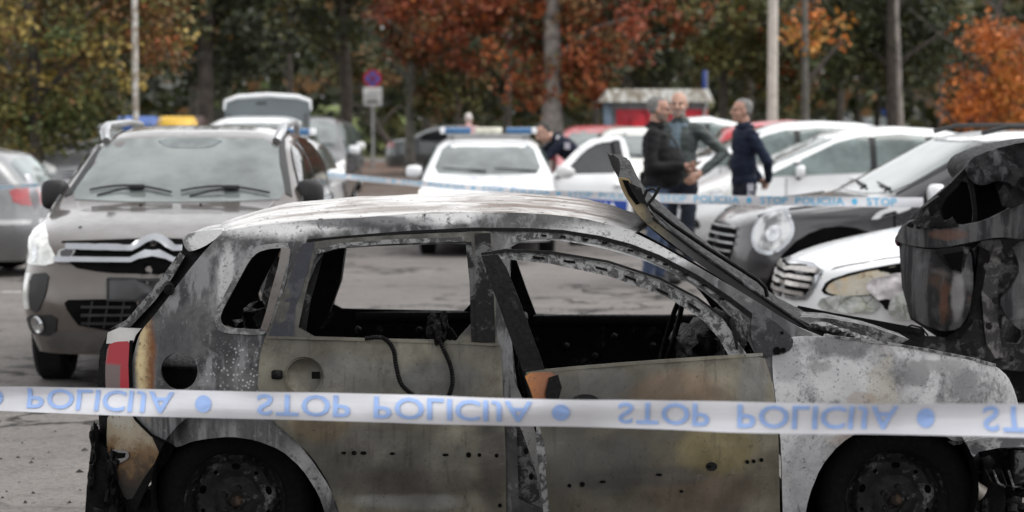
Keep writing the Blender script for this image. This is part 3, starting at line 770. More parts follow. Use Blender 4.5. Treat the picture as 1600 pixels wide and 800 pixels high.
panel('reflector_gap', [(180, 708), (194, 709), (192, 716), (182, 717)], bmap(-.024), M['matte_black'], polo, (), .005, 8, 0, 0)
strip_px([(206, 645), (212, 656), (236, 680), (266, 696)], 3.5, bmap(-.014), 'bumper_seam', M['matte_black'], polo)
for i in range(7):
    px = 146+random.uniform(-4, 50); py = 690+i*18
    debris('melted_lump', flat(Y0+.30)(px, py), (random.uniform(.03, .07), .10, random.uniform(.10, .2)), INT, polo, i*3.1, 3, .6, 4)
panel('melted_skirt', [(150, 690), (168, 700), (186, 750), (206, 785), (240, 760), (262, 740), (262, 860), (130, 860), (136, 760)], flat(Y0+.30), INT, polo, (), .3, 14, .03, 0)
# ---- underbody, wheel wells, floor, bulkheads
box('floor_pan', (.02, 0, .30), (1.72, 1.42, .10), INT, polo, .02)
box('wheel_well', (lx(375), -.36, .42), (.85, .50, .60), INT, polo, .02) if False else None
def well(px):
    V, Fc = lathe_data([(.0, .30), (.33, .30), (.345, .27), (.345, -.02)], 40, 'y')
    return mk('wheel_well', [v+Vector((lx(px), -.76, .36)) for v in V], Fc, INT, polo)
for px in (372, 1395): well(px)
box('rear_bulkhead', (lx(300), .1, .55), (.42, 1.2, .50), INT, polo, .03)
box('engine_bay', (lx(1410), .15, .50), (.62, 1.1, .44), INT, polo, .05)
# seat frames and charred trim inside
def seat_frame(x, y):
    sfo = tube('seat_frame', [(x-.25, y-.2, .42), (x-.35, y-.2, .80), (x-.33, y-.12, .92), (x-.33, y+.12, .92), (x-.35, y+.2, .80), (x-.25, y+.2, .42)], .014, INT, polo, 8)
    for k in range(5): tube('seat_spring', [(x-.28-.015*k, y-.2, .48+.08*k), (x-.28-.015*k, y+.2, .48+.08*k)], .006, INT, sfo, 5)
    box('seat_pan', (x, y, .42), (.48, .42, .06), INT, sfo, .02)
seat_frame(lx(960), -.3); seat_frame(lx(960), .35)
box('rear_bench', (lx(520), .05, .45), (.45, 1.2, .14), INT, polo, .04)
debris('charred_trim', (lx(395), -.40, .93), (.24, .3, .22), INT, polo, 2.2)
debris('charred_trim', (lx(372), -.2, .84), (.30, .4, .16), INT, polo, 6.2)
panel('rear_pillar', [(500, 390), (540, 383), (532, 440), (514, 490), (470, 492), (480, 450)], flat(Y0+1.2), CH, polo, (), .12, 12, .01, 0)
panel('charred_cloth', [(436, 388), (449, 388), (440, 420), (424, 462), (416, 488), (409, 466), (418, 430)], bmap(.10), CH2, polo, (), .02, 10, .015, 0)
panel('scorched_tag', [(438, 390), (448, 389), (449, 402), (440, 405), (435, 401)], bmap(.09), simple('scorched_cream', (.55, .40, .25), .6), polo, (), .01, 8, .002, 0)
debris('dashboard', (lx(1150), .05, .82), (.32, 1.3, .26), INT, polo, 1.2, 4, .3)
tube('steering_wheel', [(lx(1080)+.05*math.cos(t*.35), .33+.18*math.sin(t*.35), .84+.17*math.cos(t*.35)) for t in range(19)], .012, INT, polo, 8)
box('far_sill_rail', (lx(640), .76, .885), (.62, .05, .05), CH, polo, .015)
box('far_sill_rail', (lx(1000), .76, .87), (.78, .05, .05), CH, polo, .015)
for (px, py) in ((885, 540), (1020, 540), (930, 556), (960, 525), (655, 515), (560, 515)):
    q = flat(Y0+1.50)(px, py); debris('panel_clip', q, (.03, .03, .03), CH2, polo, px*.01, 2)
# bent window channel standing in the front window, far side
panel('far_pillar', [(788, 404), (806, 404), (822, 450), (838, 492), (800, 492)], flat(Y0+1.45), CH, polo, (), .06, 12, .004, 0)
# ---- corrugated cables hanging over the rear door, and the burnt lump
def hose(pts, r, name='corrugated_hose'):
    P = []
    for i in range(len(pts)-1):
        n = 14
        for k in range(n):
            t = k/n; p0 = pts[max(0, i-1)]; p1 = pts[i]; p2 = pts[i+1]; p3 = pts[min(len(pts)-1, i+2)]
            f = lambda a, b, c, d: .5*((2*b)+(-a+c)*t+(2*a-5*b+4*c-d)*t*t+(-a+3*b-3*c+d)*t**3)
            P.append((f(p0[0], p1[0], p2[0], p3[0]), f(p0[1], p1[1], p2[1], p3[1])))
    P.append(pts[-1]); mpf = bmap(-.045); pts3 = [mpf(*p) for p in P]
    return tube(name, pts3, [r*(1.15 if i % 2 else .85) for i in range(len(pts3))], CH, polo, 8)
hose([(570, 529), (598, 528), (614, 545), (619, 572), (627, 600), (646, 618)], .0085)
hose([(682, 522), (694, 548), (704, 572), (707, 598), (701, 620)], .0085)
for i, (px, py, a, b, c) in enumerate(((682, 512, .06, .06, .06), (676, 500, .04, .05, .05), (686, 526, .05, .05, .06), (694, 505, .03, .04, .09), (672, 518, .03, .04, .05))):
    debris('melted_connector', bmap(-.03)(px, py), (a, b, c), CH, polo, i*1.7)
for i in range(5):
    a = bmap(-.02)(684+i*5, 496+i*4); tube('charred_wire', [a, a+Vector((.02, 0, -.03)), a+Vector((.03+.01*i, .01, -.10))], .004, CH, polo, 5)
# ---- bonnet folded back over the screen, seen along its edge
bn_low = [(966, 279), (974, 300), (990, 328), (1010, 352), (1045, 378), (1090, 412), (1140, 446), (1190, 480), (1235, 507), (1286, 526)]
bn_up = [(984, 280), (994, 302), (1006, 320), (1022, 338), (1050, 362), (1094, 396), (1142, 429), (1192, 464), (1239, 496), (1289, 519)]
V = []; Fc = []; nj = 16; pr = bn_low+bn_up[::-1]; k = len(pr)
bnm = flat(Y0+.20)
for j in range(nj+1):
    v = j/nj
    for i, (px, py) in enumerate(pr):
        p = bnm(px, py); t = min(1, max(0, (1286-px)/320))
        V.append(p+Vector((.03*math.sin(v*3), 1.18*v, .075*v*t+.012*noise.noise(Vector((px*.02, v*6, 0)))+.010*noise.noise(Vector((px*.06, v*14, 3)))+.02*math.sin(v*math.pi)*t)))
for j in range(nj):
    for i in range(k): Fc.append((j*k+i, j*k+(i+1) % k, (j+1)*k+(i+1) % k, (j+1)*k+i))
Fc.append(tuple(range(k))); Fc.append(tuple(nj*k+i for i in range(k))[::-1])
bon = mk('bonnet', V, Fc, CH, polo, True, 35); fix_normals(bon)
panel('bonnet_flange', [(968, 281), (985, 284), (993, 304), (1008, 326), (1040, 357), (1098, 402), (1158, 443), (1213, 481), (1268, 515), (1284, 522), (1240, 506), (1190, 479), (1140, 445), (1090, 411), (1045, 377), (1010, 350), (990, 325), (976, 302)], flat(Y0+.185), scorched('bonnet_edge_metal', [(.17, .12, .05), (.13, .11, .07), (.05, .05, .052), (.02, .02, .021)], 0, lx(985), lx(1110), .1), bon, (), .012, 8, .006, 0)
panel('bonnet_corner', [(965, 277), (983, 278), (988, 292), (998, 296), (1004, 306), (1016, 332), (1022, 346), (1010, 350), (992, 330), (974, 302)], flat(Y0+.17), scorched('browned_bonnet_corner', [(.16, .10, .035), (.22, .17, .09), (.05, .045, .035)], 0, lx(965), lx(1020), .08), bon, (), .02, 7, .006, 1)
panel('bonnet_hollow', [(972, 281), (982, 282), (992, 302), (1000, 318), (994, 320), (982, 304)], flat(Y0+.16), M['matte_black'], bon, (), .004, 7, 0, 0)
panel('latch_plate', [(980, 284), (1002, 294), (1006, 308), (1012, 320), (998, 316), (988, 300)], flat(Y0+.155), CH2, bon, (), .015, 7, .004, 0)
def pxtube(name, pts, r, Y, mat, par): return tube(name, [flat(Y+(p[2] if len(p) > 2 else 0))(p[0], p[1]) for p in pts], r, mat, par, 8)
pxtube('latch_hook', [(1004, 314), (1010, 298), (1020, 294), (1027, 300), (1019, 312)], .006, Y0+.16, CH2, bon)
pxtube('latch_hook', [(1010, 322), (1020, 310), (1031, 292)], .006, Y0+.15, CH2, bon)
pxtube('latch_hook', [(1012, 316), (1020, 326), (1030, 334)], .005, Y0+.16, CH, bon)
pxtube('bonnet_seal', [(1016, 322), (1050, 350), (1100, 384), (1150, 416), (1184, 438), (1196, 450), (1199, 464)], .008, Y0+.30, CH, bon)
pxtube('bonnet_rib', [(1020, 340), (1080, 386), (1140, 428), (1200, 470), (1262, 512)], .007, Y0+.17, CH2, bon)
# cowl, scuttle ash, far wing and slam panel
panel('scuttle', [(1230, 494), (1290, 520), (1345, 532), (1400, 540), (1420, 530), (1360, 510), (1300, 498)], flat(Y0+.45), ASHY, polo, (), .25, 10, .012, 0)
for i in range(10):
    debris('ash_heap', flat(Y0+.20+.03*i)(1278+i*9, 508+i*3), (.07, .1, .035), ASHY, polo, i*2.7, 2)
panel('far_wing', [(1243, 481), (1300, 492), (1380, 506), (1444, 518), (1446, 526), (1442, 543), (1400, 541), (1330, 528), (1262, 505)], flat(Y0+1.30), CH2, polo, (), .10, 12, .004, 0)
strip_px([(1246, 482), (1300, 493), (1380, 507), (1444, 519)], 9, flat(Y0+1.28), 'far_wing_edge', CH, polo)
pxtube('charred_wire', [(1416, 512), (1424, 508), (1440, 512), (1450, 524)], .004, Y0+1.0, CH, polo)
debris('charred_trim', flat(Y0+.6)(1330, 512), (.06, .06, .04), CH, polo, 8.8)
# stripped nose
panel('front_beam', [(1500, 692), (1540, 684), (1606, 682), (1640, 682), (1640, 694), (1600, 698), (1560, 700), (1530, 706), (1522, 714)], flat(Y0+.22), charred('beam_metal', (.10, .10, .105), (.34, .34, .34), .45), polo, (), .08, 9, .005, 0)
box('crash_box', flat(Y0+.35)(1600, 722), (.14, .3, .13), CH2, polo, .01)
for i in range(26):
    px = random.uniform(1505, 1610); py = random.uniform(700, 810)
    debris('engine_wreck', flat(Y0+.30+random.random()*.3)(px, py), (random.uniform(.04, .12), random.uniform(.05, .12), random.uniform(.03, .10)), CH2 if i % 4 == 0 else CH, polo, i*1.3, 2)
for i in range(6):
    px = 1540+i*12; tube('charred_wire', [flat(Y0+.24)(px, 735), flat(Y0+.2)(px+8, 752+i*3), flat(Y0+.24)(px+18, 760)], .005, ASHY if i % 2 else CH, polo, 6)
tube('scorched_pipe', [flat(Y0+.24)(1520, 762), flat(Y0+.24)(1536, 772)], .03, simple('scorched_alloy', (.2, .18, .16), .5, .3), polo, 12)
box('radiator_panel', (lx(1590), .1, .45), (.10, 1.1, .5), INT, polo, .02)
panel('wing_corner_bracket', [(1480, 690), (1514, 684), (1502, 694), (1490, 696)], bmap(.02), ASHY, polo, (), .01, 8, .002, 0)
# ---- wheels: charred tyre, pressed steel rim
STEEL = charred('scorched_rim_steel', (.012, .012, .0115), (.10, .10, .10), .54, rough=.5)
def burnt_wheel(px, py, yo):
    c = flat(Y0+yo)(px, py); r = .305
    t = lathe('wheel', [(r*.64, -.07), (r*.70, -.085), (r*.84, -.095), (r*.95, -.08), (r, -.05), (r, .08), (r*.9, .1), (r*.64, .09)], charred('charred_tyre', (.004, .004, .004), (.012, .012, .012), .60, rough=.9), polo, 56, 'y')
    for v in t.data.vertices: v.co *= 1+.018*noise.noise(v.co*9+Vector((px, 0, 0)))
    t.location = c
    def dish(u, v):
        q = math.hypot(u, v)
        return Vector((u, float(np.interp(q, [0, .028, .034, .07, .09, .12, .15, .168, .185, .196], [-.045, -.045, -.03, -.028, -.012, -.03, -.035, .005, -.03, -.075])), v))
    cir = lambda R_, n=40, cx=0, cz=0, rz=None: [(cx+R_*math.cos(2*math.pi*k/n), cz+(rz or R_)*math.sin(2*math.pi*k/n)) for k in range(n)]
    holes = []
    for k in range(10):
        a = 2*math.pi*k/10+.3; big = k % 2 == 0; R1 = .018 if big else .009; R2 = .013 if big else .008
        holes.append([((.133*math.cos(a)-R1*math.sin(a)*math.cos(2*math.pi*j/10)+R2*math.cos(a)*math.sin(2*math.pi*j/10)), (.133*math.sin(a)+R1*math.cos(a)*math.cos(2*math.pi*j/10)+R2*math.sin(a)*math.sin(2*math.pi*j/10))) for j in range(10)])
    rim = panel('rim', cir(.196), dish, STEEL, t, holes, .006, .016, 0, 0)
    for k in range(5):
        bm = bmesh.new(); a = 2*math.pi*k/5+.1; bmesh.ops.create_cone(bm, cap_ends=True, segments=6, radius1=.011, radius2=.009, depth=.022, matrix=Matrix.Translation((.052*math.cos(a), -.038, .052*math.sin(a))) @ Matrix.Rotation(math.pi/2, 4, 'X'))
        bm_obj('wheel_bolt', bm, CH2, t, False)
    lathe('hub', [(.001, -.058), (.018, -.058), (.026, -.05), (.028, -.03)], charred('rusty_hub', (.012, .010, .009), (.055, .036, .026), .5), t, 24)
    lathe('brake_drum', [(.001, .01), (.15, .01), (.16, .06)], INT, t, 32)
burnt_wheel(370, 780, .235); burnt_wheel(1396, 778, .235)
# ------------------------------------------------------------------ ground
def asphalt():
    b = MB('worn_asphalt'); o = b.obj()
    n1 = b.noise(.35, 6, .6); n2 = b.noise(3.5, 7, .65); n3 = b.noise(140, 3, .6); gv = b.vor(120)
    c = b.mix(b.sm(n1, .35, .65), (.098, .088, .082), (.165, .149, .138))
    c = b.mix(b.mul(b.sm(n2, .5, .68), .5), c, (.08, .075, .071))
    c = b.mix(b.mul(b.sm(b.noise(.9, 5, .6, vec=b.mapv((1, .5, 1))), .58, .68), .5), c, (.065, .06, .057))
    agg = b.sm(b.vor(85), .15, .45); c = b.mix(b.mul(agg, .5), c, (.22, .205, .195)); ag2 = b.noise(30, 6, .75); c = b.mix(b.mul(b.sm(ag2, .50, .62), .55), c, (.05, .047, .045)); c = b.mix(b.mul(b.sm(ag2, .46, .36), .4), c, (.225, .21, .198)); c = b.mix(b.mul(b.sm(b.vor(48), .20, .08), .6), c, (.07, .066, .063))
    c = b.mix(b.mul(b.sm(n3, .55, .68), .5), c, (.07, .07, .07))
    w = b.n.new('ShaderNodeVectorMath'); w.operation = 'ADD'; b.put(w.inputs[0], b.mapv((.55, .55, 1)))
    nv = b.n.new('ShaderNodeTexNoise'); nv.inputs['Scale'].default_value = 1.7; nv.inputs['Detail'].default_value = 6; b.put(nv.inputs['Vector'], o)
    b.put(w.inputs[1], nv.outputs['Color'])
    ck = b.vor(.75, 'DISTANCE_TO_EDGE', w.outputs[0])
    crack = b.mul(b.sm(ck, .030, .008), b.sm(b.noise(.6, 3), .40, .52))
    c = b.mix(b.mul(crack, .9), c, (.022, .021, .02)); c = b.mix(b.mul(b.sm(b.noise(.75, 6, .65, vec=b.mapv((1, .6, 1), (3.3, 7.1, 0))), .56, .64), .55), c, (.05, .046, .043))
    leafy = b.mul(b.sm(b.sep()[1], 34, 62), .55); c = b.mix(leafy, c, (.14, .098, .075))
    b.bump(b.add(b.mul(gv, .5), b.mul(crack, -1.5)), .8, .008)
    return b.done(c, b.sm(n2, .4, .7, .7, .9), Specular_IOR_Level=.10)
ASPH = asphalt()
def sheet(name, x0, x1, y0, y1, dz, mat, nx=2, ny=60, kind='structure'):
    V = []; Fc = []
    for j in range(ny+1):
        for i in range(nx+1):
            x = x0+(x1-x0)*i/nx; y = y0+(y1-y0)*j/ny; V.append((x, y, ground(y)+dz))
    for j in range(ny):
        for i in range(nx): Fc.append((j*(nx+1)+i, j*(nx+1)+i+1, (j+1)*(nx+1)+i+1, (j+1)*(nx+1)+i))
    o = mk(name, V, Fc, mat); o['kind'] = kind; return o
sheet('ground', -500, 500, -60, 900, 0, ASPH)
def lawn_mat():
    b = MB('lawn_with_leaves'); n = b.noise(.5, 6); n2 = b.noise(3, 6, .7)
    c = b.mix(b.sm(n2, .4, .6), (.045, .07, .02), (.09, .11, .035))
    c = b.mix(b.mul(b.sm(n, .45, .6), b.sm(b.sep()[1], 118, 84)), c, (.16, .075, .04))
    return b.done(c, .9)
rg = np.random.default_rng(3); V = []; Fc = []
for i in range(700):
    x = rg.uniform(-3.2, 3.4); y = rg.uniform(9.6, 13.5) if i % 3 else rg.uniform(13, 22); s_ = rg.uniform(.004, .022); k = len(V)
    for (a, b_, h) in ((1, 0, 0), (-.3, .9, 0), (-.7, -.6, 0), (0, 0, .7)): V.append((x+a*s_*rg.uniform(.5, 1.3), y+b_*s_*rg.uniform(.5, 1.3), ground(y)+.002+h*s_))
    Fc += [(k, k+1, k+3), (k+1, k+2, k+3), (k+2, k, k+3), (k, k+2, k+1)]
o = mk('burnt_chips', V, Fc, simple('burnt_chip', (.03, .028, .026), .8, var=.8, sc=3), smooth=False); o['kind'] = 'stuff'
LAWN = lawn_mat()
sheet('lawn', -60, 60, 88, 240, .12, LAWN)
sheet('lawn', -40, -8.6, 50, 88, .12, LAWN)
KERB = simple('kerb_stone', (.30, .29, .28), .8, bump=.3)
BANK = simple('pale_grass', (.16, .20, .065), .95, var=.35, sc=.8)
V = [(gx(a, y_), y_, ground(y_)+z_) for (a, y_, z_) in ((430, 102, .13), (640, 102, .13), (430, 150, 2.3), (640, 150, 2.3), (430, 168, 2.4), (640, 168, 2.4))]
mk('grass_bank', V, [(0, 1, 3, 2), (2, 3, 5, 4)], BANK)['kind'] = 'structure'
def kerb(x0, y0, x1, y1):
    n = max(2, int(math.hypot(x1-x0, y1-y0)/1.0)); r = None
    root = thing('kerb', 'pale stone kerb along the edge of the leaf strewn lawn', 'kerb', ((x0+x1)/2, (y0+y1)/2, 0)); proto = None
    for i in range(n):
        t = (i+.5)/n; x = x0+(x1-x0)*t; y = y0+(y1-y0)*t
        if proto is None: proto = box('kerb_stone', (0, 0, 0), (math.hypot(x1-x0, y1-y0)/n-.012, .14, .30), KERB, root, .012); o = proto
        else: o = proto.copy(); COL.objects.link(o); o.parent = root
        o.location = (x-root.location.x, y-root.location.y, ground(y)); o.rotation_euler = (0, 0, math.atan2(y1-y0, x1-x0))
    return root
k1 = kerb(-8.6, 87.9, 24, 87.9); k1['label'] = 'pale stone kerb across the far end of the car park below the trees'
k2 = kerb(-8.55, 50, -8.55, 87.8); k2['label'] = 'pale stone kerb running back along the left lawn'
# worn painted bay line on the left
LINE = MB('worn_road_paint'); n_ = LINE.noise(18, 6, .7)
LINE = LINE.done(LINE.mix(LINE.sm(n_, .42, .56), (.20, .19, .185), (.52, .52, .5)), .7)
for (xa, ya, xb, yb, nm) in ((-4.4, 20.5, -9.5, 20.8, 'bay_line'), (-3.9, 23.6, -9.5, 23.9, 'bay_line')):
    mk(nm, [(xa, ya, ground(ya)+.004), (xb, yb, ground(yb)+.004), (xb, yb+.12, ground(yb+.12)+.004), (xa, ya+.12, ground(ya+.12)+.004)], [(0, 1, 2, 3)], LINE, smooth=False)['kind'] = 'structure'
# ------------------------------------------------------------------ SUV
P_BROWN = paint('brown_grey_metallic', (.098, .082, .072), .6, .28, 1.0)
r = place_car('suv', 'brown grey crossover with chrome chevron grille, parked facing the camera at left', -2.26, 15.1, 4.34, -90)
c = Car(r, 4.34, 1.80, [(0, .93), (.12, .98), (.4, 1.05), (.8, 1.11), (1.08, 1.15), (1.2, 1.19), (1.95, 1.585), (2.15, 1.63), (2.6, 1.665), (3.2, 1.655), (3.7, 1.58), (4.0, 1.36), (4.2, 1.1), (4.34, .9)],
    [(0, .80), (.3, .93), (1.1, 1.05), (2, 1.08), (3.6, 1.12), (4.34, .8)], [(0, 2.8), (1.0, 3), (1.35, 5), (3.6, 5), (4.34, 3)], bot=.24, tumble=.26,
    fl=[(.2, .12), (.34, .03), (.5, 0), (.68, .01), (.8, .05), (.92, .10), (1.05, .22), (1.3, .3)], na=.62, nn=3.0, wheels=(.86, 3.53), wr=.345, paint=P_BROWN, ww=.22)
c.basics((.765, 1.18, .635, 1.57), (.58, 1.15, .52, 1.48), [(1.25, 2.42), (2.50, 3.35), (3.42, 3.85)], None, M['darkglass'], (1.15, 2.46, 3.4), 1.0, (2.2, 3.2), None, None, (.85, 1.1), wip=False)
c.mirrors(1.48, 1.20, M['black'], .875, (.14, .19, .21))
# wiper blades, black cowl, mirror shade at the screen top
for (y0, y1, dz) in ((.62, .02, .015), (-.04, -.60, .02)):
    pts = []
    for k in range(8):
        y = y0+(y1-y0)*k/7; h, n = c.ray((6, y, 1.19+dz+.05*math.sin(k/7*2.6)-.012*k/7), (-1, 0, 0)); pts.append(h+n*.02)
    w_ = tube('wiper', pts, .008, M['black'], r, 6)
    box('wiper_arm', pts[3]+Vector((.03, 0, -.005)), (.04, .11, .034), M['black'], w_, .012)
    tube('wiper_rod', [pts[3]+Vector((.03, 0, 0)), (pts[3]+pts[6])/2+Vector((.05, 0, -.02)), pts[6]+Vector((.08, -.02, -.05))], .008, M['black'], w_, 6)
c.patch('mirror_shade', [(-.24, 1.572), (.24, 1.572), (.15, 1.51), (-.15, 1.51)], 'F', simple('shade_band', (.15, .17, .17), .1), off=.007, sp=.08)
c.patch('screen_band', [(-.77, 1.19), (-.64, 1.565), (-.61, 1.565), (-.65, 1.4), (-.725, 1.21)], 'F', M['black'], off=.006, sp=.06, rnd=0)
c.patch('screen_band', [(.77, 1.19), (.64, 1.565), (.61, 1.565), (.65, 1.4), (.725, 1.21)], 'F', M['black'], off=.006, sp=.06, rnd=0)
# grille: black band, chrome chevron bars
c.patch('grille', [(-.56, .925), (-.3, .942), (0, .952), (.3, .942), (.56, .925), (.53, .80), (.3, .765), (0, .755), (-.3, .765), (-.53, .80)], 'F', M['matte_black'], off=.014, sp=.05)
def chev(z, w0):
    up = [(-w0, z+.015), (-.14, z+.015), (-.045, z+.062), (0, z+.070), (.045, z+.062), (.14, z+.015), (w0, z+.015)]
    dn = [(w0*.99, z-.015), (.13, z-.015), (.042, z+.026), (0, z+.034), (-.042, z+.026), (-.13, z-.015), (-w0*.99, z-.015)]
    return up+dn
c.patch('chevron_bar', chev(.905, .56), 'F', M['chrome'], off=.03, th=.02, sp=.04, rnd=0)
c.patch('chevron_bar', chev(.835, .62), 'F', M['chrome'], off=.032, th=.02, sp=.04, rnd=0)
for sg in (1, -1):
    c.patch('grille_end', [(sg*.48, .90), (sg*.60, .895), (sg*.61, .84), (sg*.52, .84)], 'F', M['steel'], off=.022, th=.02, sp=.04)
    c.patch('grille_lamp', [(sg*.50, .89), (sg*.58, .885), (sg*.58, .85), (sg*.52, .85)], 'F', M['plate_blank'], off=.030, th=.01, sp=.04)
    hl = c.diag('headlight', [(.20, sg*.58, .80), (.20, sg*.60, .88), (.40, sg*.72, 1.0), (.62, sg*.86, 1.045), (.68, sg*.90, 1.0), (.55, sg*.9, .85), (.40, sg*.82, .80)] if sg > 0 else
                [(.20, .58, .80), (.20, .60, .88), (.40, .72, 1.0), (.62, .86, 1.045), (.68, .90, 1.0), (.55, .9, .85), (.40, .82, .80)], sg, 40, M['lamp'], off=.008, th=.03, sp=.04)
    for (q, y, z, rr_) in ((.36, .70, .865, .055), (.44, .80, .875, .045)):
        cc_ = [(q+0*math.cos(t), y+rr_*math.cos(t*math.pi/6), z+rr_*math.sin(t*math.pi/6)) for t in range(12)]
        c.diag('lamp_bowl', cc_, sg, 40, M['lamp_in'], off=.011, th=.01, sp=.03, parent=hl)
    # fog lamp pod, daytime strip, corner vent
    c.patch('corner_vent', [(sg*.66, .76), (sg*.80, .74), (sg*.80, .52), (sg*.74, .50), (sg*.68, .62)], 'F', M['black'], off=.008, sp=.05)
    c.diag('day_light', [(.28, .845, .74), (.24, .80, .745), (.24, .80, .52), (.28, .845, .52)], sg, 38, M['lamp'], off=.016, sp=.04, rnd=0)
    fp = c.patch('fog_pod', [(sg*.60, .50), (sg*.84, .48), (sg*.84, .36), (sg*.62, .36)], 'F', M['black'], off=.012, sp=.05)
    h, n = c.ray((6, sg*.735, .43), (-1, 0, 0))
    v, f = lathe_data([(.0, .0), (.03, .004), (.045, .012), (.055, .016), (.06, .0)], 20, 'y', (0, 0, 0))
    fl_ = mk('fog_lamp', v, f, M['lamp_in'], fp); fl_.matrix_local = Matrix.Translation(h+n*.012) @ n.to_track_quat('Y', 'Z').to_matrix().to_4x4()
    tube('roof_rail', [(c.X(1.95), sg*.60, 1.56), (c.X(2.05), sg*.625, 1.625), (c.X(2.2), sg*.63, 1.665), (c.X(3.1), sg*.62, 1.68), (c.X(3.55), sg*.60, 1.66), (c.X(3.75), sg*.585, 1.58)], [.03, .036, .03, .026, .026, .02], M['alloy'], r, 10)
c.patch('lower_grille', [(-.52, .60), (.52, .60), (.56, .565), (.44, .40), (-.44, .40), (-.56, .565)], 'F', M['matte_black'], off=.008, sp=.06)
for z in (.45, .50, .55):
    c.strip('grille_slat', [(-.44, z), (.44, z)], 'F', .014, M['black'], off=.022)
for y in np.linspace(-.4, .4, 9): c.strip('grille_slat', [(float(y), .42), (float(y)+.03, .585)], 'F', .010, M['black'], off=.016)
c.patch('plate', [(-.26, .715), (.26, .715), (.26, .60), (-.26, .60)], 'F', M['plate_blank'], off=.03, th=.03, sp=.08, rnd=0)
c.strip('plate_frame', [(-.27, .72), (.27, .72), (.27, .595), (-.27, .595), (-.27, .72)], 'F', .016, M['black'], off=.034)
c.patch('plate_emboss', [(-.02, .685), (.10, .685), (.10, .64), (-.02, .64)], 'F', M['black'], off=.033, sp=.05, rnd=0)
c.patch('under_lip', [(-.62, .40), (.62, .40), (.70, .33), (.66, .26), (-.66, .26), (-.70, .33)], 'F', simple('dark_bumper_lip', (.07, .065, .062), .4), off=.008, sp=.07)
c.patch('bonnet_gap', [(-.60, .950), (0, .972), (.60, .950), (.60, .941), (0, .963), (-.60, .941)], 'F', M['matte_black'], off=.004, sp=.06, rnd=0)
for view in 'LR': c.patch('sill_cladding', [(1.2, .40), (3.15, .40), (3.15, .26), (1.2, .26)], view, M['black'], off=.012, sp=.12)
for sg in (1, -1): c.strip('bonnet_crease', [(.45, sg*.52), (1.15, sg*.66)], 'T', .02, P_BROWN, off=.008)
for y in (.18, -.22): box('washer_jet', c.ray((c.X(1.05), y, 4), (0, 0, -1))[0]+Vector((0, 0, .004)), (.03, .02, .014), M['black'], r, .004)
